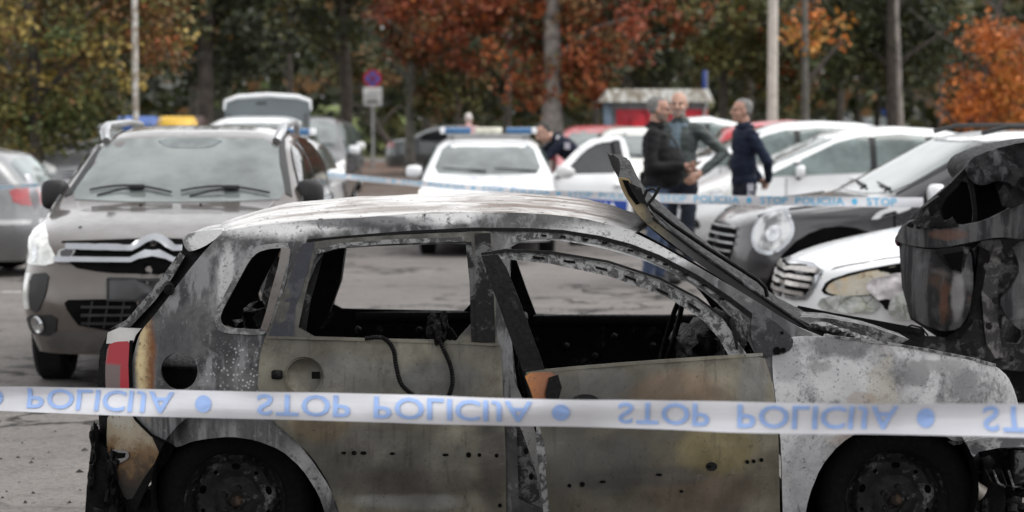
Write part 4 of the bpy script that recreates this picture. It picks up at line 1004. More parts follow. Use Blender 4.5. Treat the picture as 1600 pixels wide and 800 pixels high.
# ------------------------------------------------------------------ police car, door open
def police(name, label, nx, ny, door_open, lit_lamps):
    r = place_car(name, label, nx, ny, 4.43, -90, 'police car')
    c = Car(r, 4.43, 1.75, [(0, .74), (.15, .80), (.4, .87), (.8, .94), (1.08, .98), (1.2, 1.02), (1.95, 1.37), (2.2, 1.43), (2.7, 1.46), (3.2, 1.44), (3.7, 1.28), (4.0, 1.10), (4.25, 1.06), (4.43, .9)],
        [(0, .66), (.3, .76), (1.1, .89), (3.6, .96), (4.43, .85)], [(0, 2.6), (1.0, 2.8), (1.35, 5), (3.4, 5), (4.43, 3)], bot=.2, tumble=.30, wheels=(.86, 3.51), wr=.315, paint=M['white_paint'])
    c.basics((.70, 1.005, .57, 1.375), (.55, 1.1, .5, 1.36), [(1.25, 2.40), (2.47, 3.4)], None, M['glass2'], (1.15, 2.43, 3.4), .88, (2.25, 3.2), (1.5, 1.02), M['white_paint'], (.8, 1.0))
    for sg in (1, -1):
        c.diag('headlight', [(.12, .55, .58), (.12, .55, .70), (.35, .70, .78), (.60, .84, .82), (.58, .86, .70), (.35, .80, .60)], sg, 42, M['lit_lamp_soft'] if lit_lamps else M['lamp'], off=.008, sp=.05)
        c.patch('blue_flank', [(.70, .42), (3.9, .42), (3.9, .62), (.95, .64)], 'L' if sg > 0 else 'R', M['blue_print'], off=.003, sp=.15, rnd=0)
        c.patch('fog_recess', [(sg*.50, .42), (sg*.72, .42), (sg*.72, .32), (sg*.52, .32)], 'F', M['black'], off=.006, sp=.06)
    c.patch('grille', [(-.5, .66), (.5, .66), (.42, .58), (-.42, .58)], 'F', M['matte_black'], off=.006, sp=.06)
    for z, w in ((.665, .52), (.615, .48)):
        c.patch('chevron_bar', [(-w, z+.012), (-.1, z+.012), (-.03, z+.065), (.03, z+.065), (.1, z+.012), (w, z+.012), (w, z-.01), (.085, z-.01), (.02, z+.035), (-.02, z+.035), (-.085, z-.01), (-w, z-.01)], 'F', M['chrome'], off=.014, sp=.05, rnd=0)
    c.patch('lower_grille', [(-.5, .46), (.5, .46), (.42, .30), (-.42, .30)], 'F', M['matte_black'], off=.006, sp=.06)
    c.patch('plate', [(-.26, .555), (.26, .555), (.26, .455), (-.26, .455)], 'F', M['white_print'], off=.02, sp=.08, rnd=0)
    # bonnet lettering and shield (read from the front)
    f0 = c.frame('F')
    V, T = text2d('POLICIJA'); P = []; Q = []
    for (a, b2) in V:
        h, n = c.ray((c.X(.30+.22*b2), -.40+.80*a, 4), (0, 0, -1)); P.append(h+n*.003); Q.append(h)
    # local y is left; from the front left appears at the right hand of the viewer
    o = mk('bonnet_lettering', *shell(P, Q, T), M['lilac_print'], r, smooth=False); fix_normals(o)
    c.patch('shield_emblem', [(.96, .25), (.88, .28), (.86, .0), (.88, -.28), (.96, -.25), (.86, -.12), (.72, -.06), (.62, 0), (.72, .06), (.86, .12)][:0] or [(.95, -.25), (.90, -.10), (.90, .10), (.95, .25), (.82, .18), (.70, .11), (.60, 0), (.70, -.11), (.82, -.18)], 'T', M['lilac_print'], off=.003, sp=.06, rnd=1)
    c.patch('shield_field', [(.88, -.15), (.85, 0), (.88, .15), (.80, .12), (.70, .07), (.65, 0), (.70, -.07), (.80, -.12)], 'T', M['white_print'], off=.005, sp=.06, rnd=1)
    # roof light bar
    lb = box('light_bar', (c.X(2.35), 0, 1.475), (.26, 1.10, .035), M['steel'], r, .01)
    for y, w, m in ((.40, .34, M['blue_lens']), (-.40, .34, M['blue_lens']), (0, .36, simple('cream_lens', (.62, .60, .5), .3))):
        box('light_lens', (c.X(2.35), y, 1.535), (.24, w, .085), m, lb, .02)
    for y in (.60, -.60): box('light_lens', (c.X(2.35), y, 1.535), (.22, .07, .08), M['white_print'], lb, .015)
    tube('light_bracket', [(c.X(2.35), .48, 1.40), (c.X(2.35), .48, 1.47)], .03, M['steel'], r); tube('light_bracket', [(c.X(2.35), -.48, 1.40), (c.X(2.35), -.48, 1.47)], .03, M['steel'], r)
    return r, c
pr, pc = police('police_car', 'white police car facing the camera with its front door open and POLICIJA on the bonnet', -.31, 29.5, True, True)
# the opened driver's door: hinged at the front, seen from its outside
door_y = .80
hx = pc.X(1.18)
ang = R(62)
def dmap(u, v):      # u metres back from the hinge, v height
    inn = .16*max(0, (v-.92)/.5)
    d = Vector((-math.cos(ang), math.sin(ang), 0)); nrm = Vector((math.sin(ang), math.cos(ang), 0))
    return Vector((hx, door_y, v))+d*u-nrm*inn
nb = -Vector((math.sin(ang), math.cos(ang), 0))
pd = panel('front_door', [(-.04, .32), (-.04, .90), (.06, .98), (.52, 1.33), (.75, 1.44), (1.10, 1.475), (1.20, 1.42), (1.24, .92), (1.20, .40), (1.05, .30)], dmap, M['white_paint'], pr, [[(.19, .99), (.56, 1.29), (.78, 1.385), (1.08, 1.41), (1.13, .99)]], .07, .08, 0, 1, back=nb)
panel('door_window', [(.18, .98), (.56, 1.30), (.78, 1.395), (1.09, 1.42), (1.14, .98)], lambda u, v: dmap(u, v)+nb*.03, M['darkglass'], pd, (), .008, .1, 0, 0, back=nb)
panel('window_post', [(1.01, .97), (1.0, 1.42), (1.11, 1.42), (1.14, .97)], lambda u, v: dmap(u, v)-nb*.004, M['black'], pd, (), .02, .1, 0, 0, back=nb)
panel('blue_flank', [(.02, .40), (.02, .66), (.5, .70), (1.14, .72), (1.12, .42)], lambda u, v: dmap(u, v)-nb*.004, M['blue_print'], pd, (), .004, .1, 0, 0, back=nb)
for (tx, u0, u1, v0, v1) in (('POLICIJA', .12, .98, .50, .62),):
    V, T = text2d(tx); P = [dmap(u0+(u1-u0)*a, v0+(v1-v0)*b)-nb*.008 for a, b in V]; Q = [dmap(u0+(u1-u0)*a, v0+(v1-v0)*b)-nb*.005 for a, b in V]
    o = mk('door_lettering', *shell(P, Q, T), M['white_print'], pd, smooth=False); fix_normals(o)
bm = bmesh.new(); bmesh.ops.create_icosphere(bm, subdivisions=3, radius=.5)
for v in bm.verts: v.co = Vector((v.co.x*.14, v.co.y*.26, v.co.z*.16))
dm = bm_obj('wing_mirror', bm, M['white_paint'], pd); dm.location = dmap(.16, 1.02)-nb*.12+Vector((.06, 0, 0))
tube('mirror_arm', [dmap(.10, .96), dmap(.16, .99)-nb*.08], .03, M['black'], pd)
box('door_handle', dmap(1.0, .84)-nb*.02, (.12, .12, .03), M['white_paint'], pd, .012)
for ch in list(pr.children):     # the closed mirror on the opened side went with the door
    if ch.name.startswith('wing_mirror') and sum(v.co.y for v in ch.data.vertices) > 0:
        for g in list(ch.children): bpy.data.objects.remove(g)
        bpy.data.objects.remove(ch)
        break
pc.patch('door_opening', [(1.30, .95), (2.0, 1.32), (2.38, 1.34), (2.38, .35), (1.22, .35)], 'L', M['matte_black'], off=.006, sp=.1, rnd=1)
pr2, pc2 = police('police_car', 'white police car with blue roof light, mostly hidden behind the brown crossover', -3.05, 27.4, False, False)

# ------------------------------------------------------------------ right-hand row of parked cars
P_GREY = paint('dark_grey_metallic', (.050, .049, .053), .4, .26)
WARN = 8
a_ = R(180+WARN)
r = place_car('city_car', 'dark grey crossover with round chrome headlamp and white roof, second in the right row', 1.62, 19.3, 4.1, 180+WARN)
c = Car(r, 4.1, 1.80, [(0, .90), (.12, .98), (.4, 1.04), (.8, 1.08), (1.15, 1.11), (1.25, 1.15), (1.95, 1.545), (2.3, 1.60), (3.0, 1.60), (3.6, 1.56), (3.9, 1.3), (4.1, .95)],
    [(0, .84), (.25, .94), (1.1, 1.03), (3.6, 1.10), (4.1, .85)], [(0, 3), (.9, 3), (1.3, 6), (3.7, 6), (4.1, 3)], bot=.22, tumble=.16,
    fl=[(.2, .10), (.4, 0), (.7, .0), (.85, .04), (.95, .10), (1.1, .2), (1.4, .2)], na=.6, nn=2.6, wheels=(.78, 3.38), wr=.34, paint=P_GREY, ww=.21)
c.basics((.74, 1.14, .66, 1.53), (.6, 1.1, .56, 1.5), [(1.28, 2.28), (2.36, 3.2), (3.27, 3.72)], None, M['darkglass'], (1.2, 2.32, 3.3), .98, (2.1, 3.05), (1.52, 1.14), M['white_paint'], (.8, 1.05), drop=.12)
c.patch('white_roof', [(1.93, -.62), (2.3, -.70), (3.72, -.66), (3.72, .66), (2.3, .70), (1.93, .62)], 'T', M['white_paint'], off=.012, th=.03, sp=.1)
LG = MB('painted_glint_lamp'); n1 = LG.noise(9, 5, .6, dist=1.5); LG = LG.done(LG.mix(LG.sm(LG.noise(4.5, 3), .40, .58), (.13, .135, .135), (.68, .69, .69)), .06, .2, Coat_Weight=1.)  # dark and white blotches put the lamp's reflections and highlights into its colour
for sg in (1, -1):
    c.patch('screen_pillar', [(sg*.76, 1.14), (sg*.655, 1.535), (sg*.72, 1.50), (sg*.80, 1.13)], 'F', M['black'], off=.006, sp=.06, rnd=0)
    A = 52
    ring = lambda k, n=22: [(.30+.165*k*math.cos(2*math.pi*t/n)*.8, .74+.10*k*math.cos(2*math.pi*t/n)*.8, .845+.155*k*math.sin(2*math.pi*t/n)+.02*k*math.cos(2*math.pi*t/n)) for t in range(n)]
    bz = c.diag('headlight', ring(1.12), sg, A, M['chrome'], off=.016, th=.03, sp=.04, rnd=0)
    c.diag('lamp_glass', ring(.93), sg, A, LG, off=.022, th=.012, sp=.04, rnd=0, parent=bz)
    c.diag('lamp_bowl', [(q+.03, y, z-.01) for q, y, z in ring(.40)], sg, A, M['lamp_in'], off=.027, th=.012, sp=.03, rnd=0, parent=bz)
    view = 'L' if sg > 0 else 'R'
    for wq in (.78, 3.38):
        arc_o = [(wq+.555*math.cos(t*math.pi/14), .34+.555*math.sin(t*math.pi/14)) for t in range(15)]
        arc_i = [(wq+.392*math.cos(t*math.pi/14), .355+.392*math.sin(t*math.pi/14)) for t in range(15)]
        c.patch('arch_trim', arc_o+arc_i[::-1], view, M['matte_black'], off=.018, th=.03, sp=.07, rnd=0)
    c.patch('sill_cladding', [(1.25, .42), (2.9, .42), (2.9, .25), (1.25, .25)], view, M['black'], off=.015, sp=.12)
    # pale side scuttle in front of the door
    c.patch('side_scuttle', [(1.02, .93), (1.32, 1.01), (1.36, 1.04), (1.20, 1.045), (1.08, 1.0)], view, M['white_paint'], off=.010, sp=.05)
    c.patch('scuttle_vent', [(1.10, .955), (1.24, .99), (1.22, 1.01), (1.13, .985)], view, M['black'], off=.014, sp=.05, rnd=0)
    c.patch('front_corner', [(sg*.5, .46), (sg*.84, .50), (sg*.84, .32), (sg*.5, .30)], 'F', M['black'], off=.01, sp=.08)
    tube('roof_rail', [(c.X(2.0), sg*.60, 1.60), (c.X(2.2), sg*.62, 1.65), (c.X(3.4), sg*.6, 1.655), (c.X(3.6), sg*.58, 1.59)], .018, M['black'], r, 8)
c.patch('grille', [(-.42, .88), (.42, .88), (.46, .70), (.36, .58), (-.36, .58), (-.46, .70)], 'F', M['matte_black'], off=.008, sp=.06)
for z, w in ((.86, .43), (.80, .45), (.74, .46), (.68, .44), (.62, .39)): c.strip('grille_bar', [(-w, z), (w, z)], 'F', .015, M['steel'], off=.022, th=.02)
for sg in (1, -1): c.strip('bonnet_edge', [(.22, sg*.55), (.5, sg*.68), (1.1, sg*.74)], 'T', .02, P_GREY, off=.012)

r = place_car('car', 'white car with melted cracked headlamp and chrome slatted grille, nearest in the right row', 1.82, 16.2, 4.5, 180+WARN)
c = Car(r, 4.5, 1.84, [(0, .745), (.15, .80), (.4, .865), (.8, .94), (1.1, .99), (1.25, 1.03), (2.0, 1.40), (2.4, 1.47), (3.3, 1.46), (4.0, 1.36), (4.3, 1.1), (4.5, .9)],
    [(0, .66), (.3, .745), (1.1, .88), (3.8, .98), (4.5, .8)], [(0, 2.6), (1.0, 3), (1.4, 5), (4, 5), (4.5, 3)], bot=.2, tumble=.2,
    fl=[(.2, .1), (.4, 0), (.6, .01), (.75, .05), (.9, .12), (1.1, .25)], na=.75, nn=2.5, wheels=(.92, 3.6), wr=.33, paint=M['white_paint'])
c.basics((.72, 1.02, .62, 1.38), (.6, 1.05, .55, 1.33), [(1.35, 2.4), (2.48, 3.4), (3.48, 4.0)], None, M['darkglass'], (1.22, 2.44, 3.4), .9, (2.2, 3.2), (1.55, 1.05), M['white_paint'], (.8, 1.0))
BURNL = MB('melted_lamp_plastic'); n1 = BURNL.noise(7, 7, .65, dist=1.2); n2 = BURNL.noise(20, 5)
q_ = BURNL.mix(BURNL.sm(n1, .35, .5), (.52, .38, .22), (.46, .42, .34)); q_ = BURNL.mix(BURNL.sm(n1, .55, .68), q_, (.40, .40, .40)); q_ = BURNL.mix(BURNL.mul(BURNL.sm(n2, .60, .68), .6), q_, (.25, .18, .10))
BURNL.bump(n1, .8, .02); BURNL = BURNL.done(q_, .3)
BUBB = MB('bubbled_paint'); n1 = BUBB.noise(6, 7, .65, dist=.8); v1 = BUBB.vor(7, 'DISTANCE_TO_EDGE')
q_ = BUBB.mix(BUBB.sm(n1, .38, .6), (.20, .21, .185), (.42, .43, .41)); q_ = BUBB.mix(BUBB.mul(BUBB.sm(BUBB.noise(3.5, 5), .52, .62), .6), q_, (.26, .26, .12)); q_ = BUBB.mix(BUBB.mul(BUBB.sm(v1, .03, .0), .8), q_, (.05, .05, .04))
BUBB.bump(n1, 1., .03); BUBB = BUBB.done(q_, .5)
sg = 1; A = 52
c.diag('lamp_surround', [(.13, .53, .59), (.18, .54, .675), (.34, .69, .745), (.62, .86, .813), (1.0, .91, .845), (.82, .91, .73), (.62, .9, .640), (.40, .82, .585), (.25, .68, .565)], 1, 52, M['matte_black'], off=.008, th=.03, sp=.03)
hl = c.diag('headlight', [(.16, .55, 0.600), (.20, .56, 0.661), (.34, .70, 0.729), (.62, .86, 0.797), (.95, .91, 0.831), (.80, .91, 0.736), (.62, .9, 0.654), (.40, .82, 0.600), (.25, .68, 0.580)], sg, A, BURNL, off=.012, th=.03, sp=.03)
for v in hl.data.vertices:
    v.co += Vector((.012*noise.noise(v.co*9), .02*noise.noise(v.co*7+Vector((3, 0, 0))), .0))
dr = c.diag('melted_drip', [(.42, .78, 0.709), (.58, .86, 0.750), (.66, .90, 0.695), (.60, .90, 0.600), (.52, .88, 0.505), (.46, .84, 0.546), (.38, .76, 0.627)], sg, A, simple('greyed_plastic', (.42, .39, 0.396), .3, var=.35, sc=12), off=.04, th=.05, sp=.018, rnd=2, parent=hl)
for v in dr.data.vertices: v.co += Vector((-.015*noise.noise(v.co*13), .03*noise.noise(v.co*11)+.015*noise.noise(v.co*26), .014*noise.noise(v.co*9)))
c.diag('lamp_cavity', [(.56, .86, 0.716), (.64, .88, 0.750), (.68, .9, 0.709), (.62, .9, 0.675)], sg, A, M['plate_blank'], off=.050, th=.02, sp=.03, parent=hl)
for (pts, m_, off) in (([(.18, .52, 0.573), (.30, .68, 0.586), (.45, .80, 0.586), (.46, .80, 0.505), (.30, .68, 0.478), (.16, .5, 0.491)], BUBB, .012),
                      ([(.50, .84, 0.580), (.62, .9, 0.641), (.80, .91, 0.729), (.98, .92, 0.695), (.92, .92, 0.491), (.70, .9, 0.450), (.50, .84, 0.464)], BUBB, .020)):
    o = c.diag('blistered_bumper', pts, sg, A, m_, off=off+.015, th=.05, sp=.018)
    for v in o.data.vertices: v.co += Vector((-.02*noise.noise(v.co*8+Vector((5, 0, 0))), .035*noise.noise(v.co*8)+.02*abs(noise.noise(v.co*20)), .012*noise.noise(v.co*14)))
    sharpen(o.data, 30)
c.diag('bumper_tear', [(.45, .80, 0.559), (.50, .84, 0.573), (.56, .87, 0.525), (.50, .84, 0.505)], sg, A, M['matte_black'], off=.045, th=.02, sp=.03)
c.diag('bumper_tear', [(.66, .9, 0.559), (.80, .91, 0.546), (.90, .91, 0.491), (.88, .91, 0.478), (.78, .91, 0.525), (.66, .9, 0.539)], sg, A, M['matte_black'], off=.055, th=.02, sp=.03)
c.diag('headlight', [(.16, .55, 0.600), (.20, .56, 0.661), (.34, .70, 0.729), (.62, .86, 0.797), (.95, .91, 0.831), (.80, .91, 0.736), (.62, .9, 0.654), (.40, .82, 0.600), (.25, .68, 0.580)], -1, A, M['lamp'], off=.01, th=.03, sp=.05)
gr = c.patch('grille', [(-.52, .765), (.52, .765), (.50, .60), (.40, .52), (-.40, .52), (-.50, .60)], 'F', M['chrome'], off=.014, sp=.06)
c.patch('grille_mesh', [(-.48, .745), (.48, .745), (.46, .61), (.38, .545), (-.38, .545), (-.46, .61)], 'F', M['matte_black'], off=.018, sp=.06, parent=gr)
for z, w in ((.72, .48), (.67, .47), (.625, .46), (.57, .41)): c.strip('grille_bar', [(-w, z), (w, z)], 'F', .026, simple('scorched_chrome', (.45, .42, .40), .25, .8, var=.3), off=.030, th=.02, parent=gr)
c.strip('bonnet_gap', [(.12, .52), (.35, .72), (.70, .87), (1.1, .90)], 'T', .012, M['matte_black'], off=.002)

P_DARK = paint('dark_brown_grey', (.06, .055, .052), .3)
r = place_car('car', 'dark brown car showing only its bonnet behind the dark grey crossover', 2.62, 23.6, 4.1, 180+6)
c = Car(r, 4.1, 1.74, [(0, .76), (.4, .90), (.8, .97), (1.0, 1.0), (1.15, 1.04), (1.9, 1.35), (2.3, 1.40), (3.0, 1.38), (3.7, 1.15), (4.1, .9)],
    [(0, .68), (.3, .78), (1.1, .90), (3.6, .98), (4.1, .8)], bot=.2, wheels=(.8, 3.3), wr=.31, paint=P_DARK)
c.basics((.68, 1.05, .58, 1.33), (.55, 1.05, .5, 1.3), [(1.25, 2.2), (2.28, 3.2)], None, M['darkglass'], (1.15, 2.24), .9, (2.0,), (1.4, .98), P_DARK, (.75, .95))
for sg in (1, -1): c.diag('headlight', [(.12, .5, .58), (.14, .52, .70), (.40, .74, .80), (.60, .84, .80), (.45, .82, .64)], sg, 45, M['lamp'], off=.008, sp=.06)

def mpv(name, label, nx, ny, head, pnt, L=4.2, H=1.6, k=1., Wd=1.77, glass=None, sg_=None, mm=None, lamp=None, group=None, cat='car', rim=None):
    r = place_car(name, label, nx, ny, L, head, cat, group); h = H/1.6
    c = Car(r, L, Wd, [(0, .80*h), (.15, .87*h), (.45, .97*h), (.85, 1.06*h), (1.0, 1.10*h), (1.9, 1.50*h), (2.2, 1.57*h), (2.7, 1.60*h), (L-1.0, 1.57*h), (L-.45, 1.47*h), (L-.2, 1.2*h), (L, .9*h)],
        [(0, .70*h), (.3, .80*h), (1.1, .97*h), (L-.6, 1.06*h), (L, .85*h)], [(0, 2.6), (.9, 2.8), (1.3, 4.5), (L-.5, 4.5), (L, 3)], bot=.2*h, tumble=.22, wheels=(.86, L-.8), wr=.315, paint=pnt)
    c.basics((.68, 1.12*h, .58, 1.50*h), (.6, 1.1*h, .54, 1.42*h), [(.98, 1.34), (1.40, 2.28), (2.36, L-1.2), (L-1.12, L-.55)], glass, sg_ or M['glass2'], (1.2, 2.32, L-1.15), .96*h, (2.1, 3.0), (1.38, 1.05*h), mm or pnt, (.85*h, 1.1*h), rim=rim)
    for sg in (1, -1):
        c.diag('headlight', [(.14, .50, .62*h), (.16, .54, .76*h), (.40, .72, .86*h), (.72, .86, .93*h), (.62, .87, .80*h), (.40, .80, .68*h)], sg, 48, lamp or M['lamp'], off=.008, sp=.06)
        c.diag('lamp_bowl', [(.34, .68, .70*h), (.34, .68, .80*h), (.48, .78, .82*h), (.48, .78, .72*h)], sg, 48, M['lamp_in'], off=.012, sp=.06, rnd=2)
        c.patch('fog_recess', [(sg*.50, .46*h), (sg*.74, .46*h), (sg*.74, .34*h), (sg*.5, .34*h)], 'F', M['black'], off=.006, sp=.07)
    c.patch('grille', [(-.48, .68*h), (.48, .68*h), (.42, .56*h), (-.42, .56*h)], 'F', M['matte_black'], off=.008, sp=.08)
    c.strip('grille_bar', [(-.45, .62*h), (.45, .62*h)], 'F', .03, M['chrome'], off=.02)
    c.patch('lower_grille', [(-.42, .46*h), (.42, .46*h), (.38, .32*h), (-.38, .32*h)], 'F', M['matte_black'], off=.008, sp=.08)
    c.patch('plate', [(-.26, .54*h), (.26, .54*h), (.26, .44*h), (-.26, .44*h)], 'F', M['white_print'], off=.024, sp=.1, rnd=0)
    return r, c
P_SILV = paint('silver_metallic', (.21, .215, .22), .5, .3)
P_RED = paint('red_paint', (.46, .018, .028), .1)
mpv('car', 'white hatchback with white mirror, parked right behind the man in navy', 2.10, 30.6, 185, M['white_paint'], 4.2, 1.60)
mpv('car', 'white car with dark mirror, roof rising behind the white hatchback', 1.62, 34.4, 184, M['white_paint'], 4.3, 1.66, mm=M['black'])
mpv('car', 'bright red car with pale windows behind the man in the quilted jacket', 7.14, 39.2, 0, P_RED, 4.2, 1.66)
mpv('van', 'white roofed van just showing above the red car, left of the concrete pole', 1.0, 44.6, 180, M['white_paint'], 3.7, 1.72)
mpv('car', 'small red car seen over the bending policeman, roof and pale windscreen only', 1.62, 41.5, -90, P_RED, 4.0, 1.55)
mpv('car', 'white hatchback with pale windows between the open police door and the man in black', 2.12, 36.5, -90, paint('off_white_paint', (.72, .71, .66)), 3.9, 1.55)
# ------------------------------------------------------------------ left-hand cars
r, c = mpv('car', 'silver saloon at the left edge showing its red tail lamp, tape tied to it', -9.45, 26.9, 176, P_SILV, 4.5, 1.44)
c.strip('bumper_trim', [(3.6, .60), (4.44, .60)], 'L', .05, simple('pale_trim', (.55, .55, .55), .4), off=.012)
mpv('car', 'dark grey hatchback behind the silver saloon at the left edge', -6.95, 35.0, -20, paint('slate_grey', (.05, .055, .06), .3), 4.0, 1.52, mm=M['white_paint'])
mpv('car', 'small silver car far back at left, beside a red car', -8.2, 46.5, -82, P_SILV, 4.0, 1.55)
mpv('car', 'dull red car behind the crossover mirror, far back at left', -7.45, 49.0, -84, paint('dull_red', (.26, .02, .025)), 4.0, 1.65)
r, c = mpv('van', 'white van with its tailgate raised, roof above the brown crossover', -3.74, 33.0, -90, M['white_paint'], 4.2, 1.72, group=None)
# raised tailgate, hinged at the roof end
zt = 1.74-.20; xh = c.X(3.95)
tgm = lambda u, v: Vector((xh-.25*(v-zt), u, v-.20))
TGW = simple('tailgate_glass', (.075, .092, .10), .2, var=.12, sc=2, Specular_IOR_Level=.8)
tg = panel('tailgate', [(-.64, 1.70), (-.655, 2.02), (-.63, 2.14), (-.45, 2.19), (0, 2.215), (.45, 2.19), (.63, 2.14), (.655, 2.02), (.64, 1.70)], tgm, TGW, r, (), .05, .09, 0, 1, back=(-1, 0, 0))
sp_ = [(-.665, 2.00), (-.65, 2.14), (-.46, 2.205), (0, 2.235), (.46, 2.205), (.65, 2.14), (.665, 2.00)]
tube('tailgate_spoiler', [tgm(a, b)+Vector((.01, 0, 0)) for a, b in sp_], [.012, .03, .038, .038, .038, .03, .012], M['white_paint'], tg, 8)
panel('brake_light', [(-.18, 2.12), (-.02, 2.13), (-.02, 2.10), (-.18, 2.09)], lambda u, v: tgm(u, v)+Vector((.012, 0, 0)), M['black'], tg, (), .01, .1, 0, 0, back=(-1, 0, 0))
for y in (.6, -.6): tube('gas_strut', [(xh+.2, y, 1.5), tgm(y*.98, 1.95)], .014, M['black'], r)
mpv('car', 'black people carrier with white mirrors, parked beyond the half hidden police car', -3.72, 41.0, -90, paint('black_paint', (.02, .02, .023)), 4.3, 1.72, mm=M['white_paint'])
mpv('car', 'pale silver car behind the black people carrier', -4.3, 52.0, -90, P_SILV, 4.1, 1.62, mm=M['white_paint'])
r = place_car('saloon', 'grey green saloon with alloy wheels parked sideways under the trees, tail to the left', .82, 72, 4.6, 0)
P_GG = paint('grey_green', (.12, .135, .138), .4)
c = Car(r, 4.6, 1.78, [(0, .72), (.4, .84), (.9, .94), (1.1, .98), (1.9, 1.36), (2.3, 1.43), (2.9, 1.42), (3.3, 1.32), (3.9, 1.05), (4.3, 1.02), (4.6, .88)], [(0, .66), (.3, .76), (1.1, .88), (3.6, .95), (4.6, .84)], bot=.2, wheels=(.9, 3.6), wr=.33, paint=P_GG)
c.basics((.68, 1.0, .57, 1.36), (.55, 1.05, .5, 1.32), [(1.25, 2.3), (2.38, 3.5)], None, M['darkglass'], (1.15, 2.34), .9, (2.1, 3.1), (1.45, 1.0), P_GG, (.75, .95))
c.diag('headlight', [(.14, .5, .58), (.16, .54, .70), (.40, .74, .78), (.60, .84, .76)], -1, 45, M['lamp'], sp=.06)
# distant traffic with headlamps lit
for (px, Y, lab, pn) in ((1302, 128, 'distant pale car with round glowing headlamps between the tree trunks', P_SILV), (1358, 150, 'distant car with one glowing lamp right of the pale distant car', P_SILV)):
    r, c = mpv('distant_car', lab, gx(px+16, Y), Y, -90, pn, 4.2, 1.62)
    for y in (.62, -.62):
        v, f = lathe_data([(.0, .05), (.10, .04), (.13, 0)], 16, 'y'); o = mk('lit_headlamp', v, f, M['lit_lamp'], r)
        h, n = c.ray((6, y, .68), (-1, 0, 0)); o.matrix_local = Matrix.Translation(h) @ Vector((1, 0, 0)).to_track_quat('Y', 'Z').to_matrix().to_4x4()
# ------------------------------------------------------------------ second burnt car, right edge
YB = 11.2
bc = thing('burnt_car', 'second burnt out car at the right edge, tailgate window gaping black', 'car', (gx(1560, YB)+1.2, YB+.8, ground(YB)))
BO = Vector(bc.location)
def bpx(Y, k=0.): 
    def f(px, py):
        dx = (px-1500)/345.; y = Y+k*max(0, -dx-.05)**2*6
        return at(px, py, y)-BO
    return f
TG = MB('burnt_tailgate'); n1 = TG.noise(4, 7, .62, dist=.6); n2 = TG.noise(16, 6, .66); st = TG.noise(1, 6, .6, vec=TG.mapv((16, 16, 1.6)))
q_ = TG.mix(TG.sm(st, .42, .60), (.022, .0225, .024), (.085, .085, .087)); q_ = TG.mix(TG.mul(TG.sm(n1, .52, .66), .5), q_, (.17, .17, .172)); q_ = TG.mix(TG.mul(TG.sm(n1, .40, .34), .8), q_, (.025, .025, .026)); q_ = TG.mix(TG.mul(TG.sm(TG.noise(3, 6, vec=TG.mapv((1, 1, 1), (4, 0, 0))), .58, .68), .6), q_, (.11, .065, .045)); 
def bx_(px): return at(px, 450, YB).x-BO.x
def bz_(py): return at(1500, py, YB).z-BO.z
q_ = TG.mix(TG.mul(TG.blob(bx_(1494), bz_(460), .036, .16, .5, 8), .75), q_, (.24, .235, .23))
q_ = TG.mix(TG.mul(TG.blob(bx_(1474), bz_(470), .02, .13, .6, 8), .8), q_, (.10, .05, .035))
q_ = TG.mix(TG.mul(TG.blob(bx_(1480), bz_(366), .10, .03, .5, 8), .6), q_, (.13, .07, .05)); TG.bump(n2, .6, .010); TG = TG.done(q_, .78, .08, Specular_IOR_Level=.15)
panel('tailgate_band', [(1402, 374), (1408, 356), (1424, 343), (1450, 345), (1500, 353), (1540, 345), (1578, 326), (1600, 302), (1650, 270), (1650, 370), (1600, 374), (1560, 370), (1520, 378), (1470, 388), (1436, 386), (1404, 379)], bpx(YB-.04, 1.), TG, bc, (), .04, 12, .012, 1)
panel('tailgate_skin', [(1404, 380), (1440, 389), (1470, 391), (1514, 383), (1518, 440), (1510, 494), (1496, 514), (1472, 518), (1440, 506), (1421, 492), (1410, 450)], lambda a, b: bpx(YB+.02, 1.)(a, b)+Vector((0, -.05*math.sin(max(0, min(1, (b-380)/138))*math.pi)**.5, 0)), TG, bc, (), .03, 9, .022, 1, 4)
panel('inner_shell', [(1406, 366), (1600, 360), (1600, 420), (1530, 520), (1470, 530), (1425, 500), (1412, 450)], bpx(YB+.12, 1.), CH, bc, (), .05, 14, .01, 0)
panel('plate_recess', [(1456, 390), (1516, 384), (1512, 396), (1504, 430), (1490, 424), (1474, 412)], bpx(YB-.08, 1.), CH2, bc, (), .01, 9, .006, 1)
panel('plate_gap', [(1474, 398), (1506, 392), (1502, 426), (1486, 418)], bpx(YB-.095, 1.), M['matte_black'], bc, (), .004, 9, 0, 0)
panel('rear_pillar', [(1518, 378), (1600, 371), (1660, 371), (1660, 585), (1560, 578), (1500, 560), (1440, 548), (1432, 525), (1490, 528), (1514, 500), (1526, 440)], bpx(YB+.10), charred('scoured_pillar', (.022, .022, .023), (.10, .098, .096), .50), bc, [[(1566, 490), (1598, 488), (1598, 538), (1566, 536)]], .05, 11, .03, 1)
strip_px([(1560, 385), (1552, 420), (1546, 450), (1548, 500), (1556, 560)], [14, 20, 26, 22, 24], bpx(YB+.07), 'pillar_bracket', charred('bracket_metal', (.05, .05, .05), (.17, .16, .155), .48), bc, .03, 9)
panel('pillar_lip', [(1530, 385), (1546, 392), (1536, 450), (1520, 505), (1500, 530), (1480, 530), (1512, 500), (1524, 440)], bpx(YB+.05), CH, bc, (), .05, 9, .01, 0)
panel('side_flange', [(1580, 380), (1660, 372), (1660, 480), (1600, 520), (1575, 500), (1560, 470), (1580, 450), (1596, 420)], bpx(YB+.02), TG, bc, (), .03, 10, .02, 1, 9)
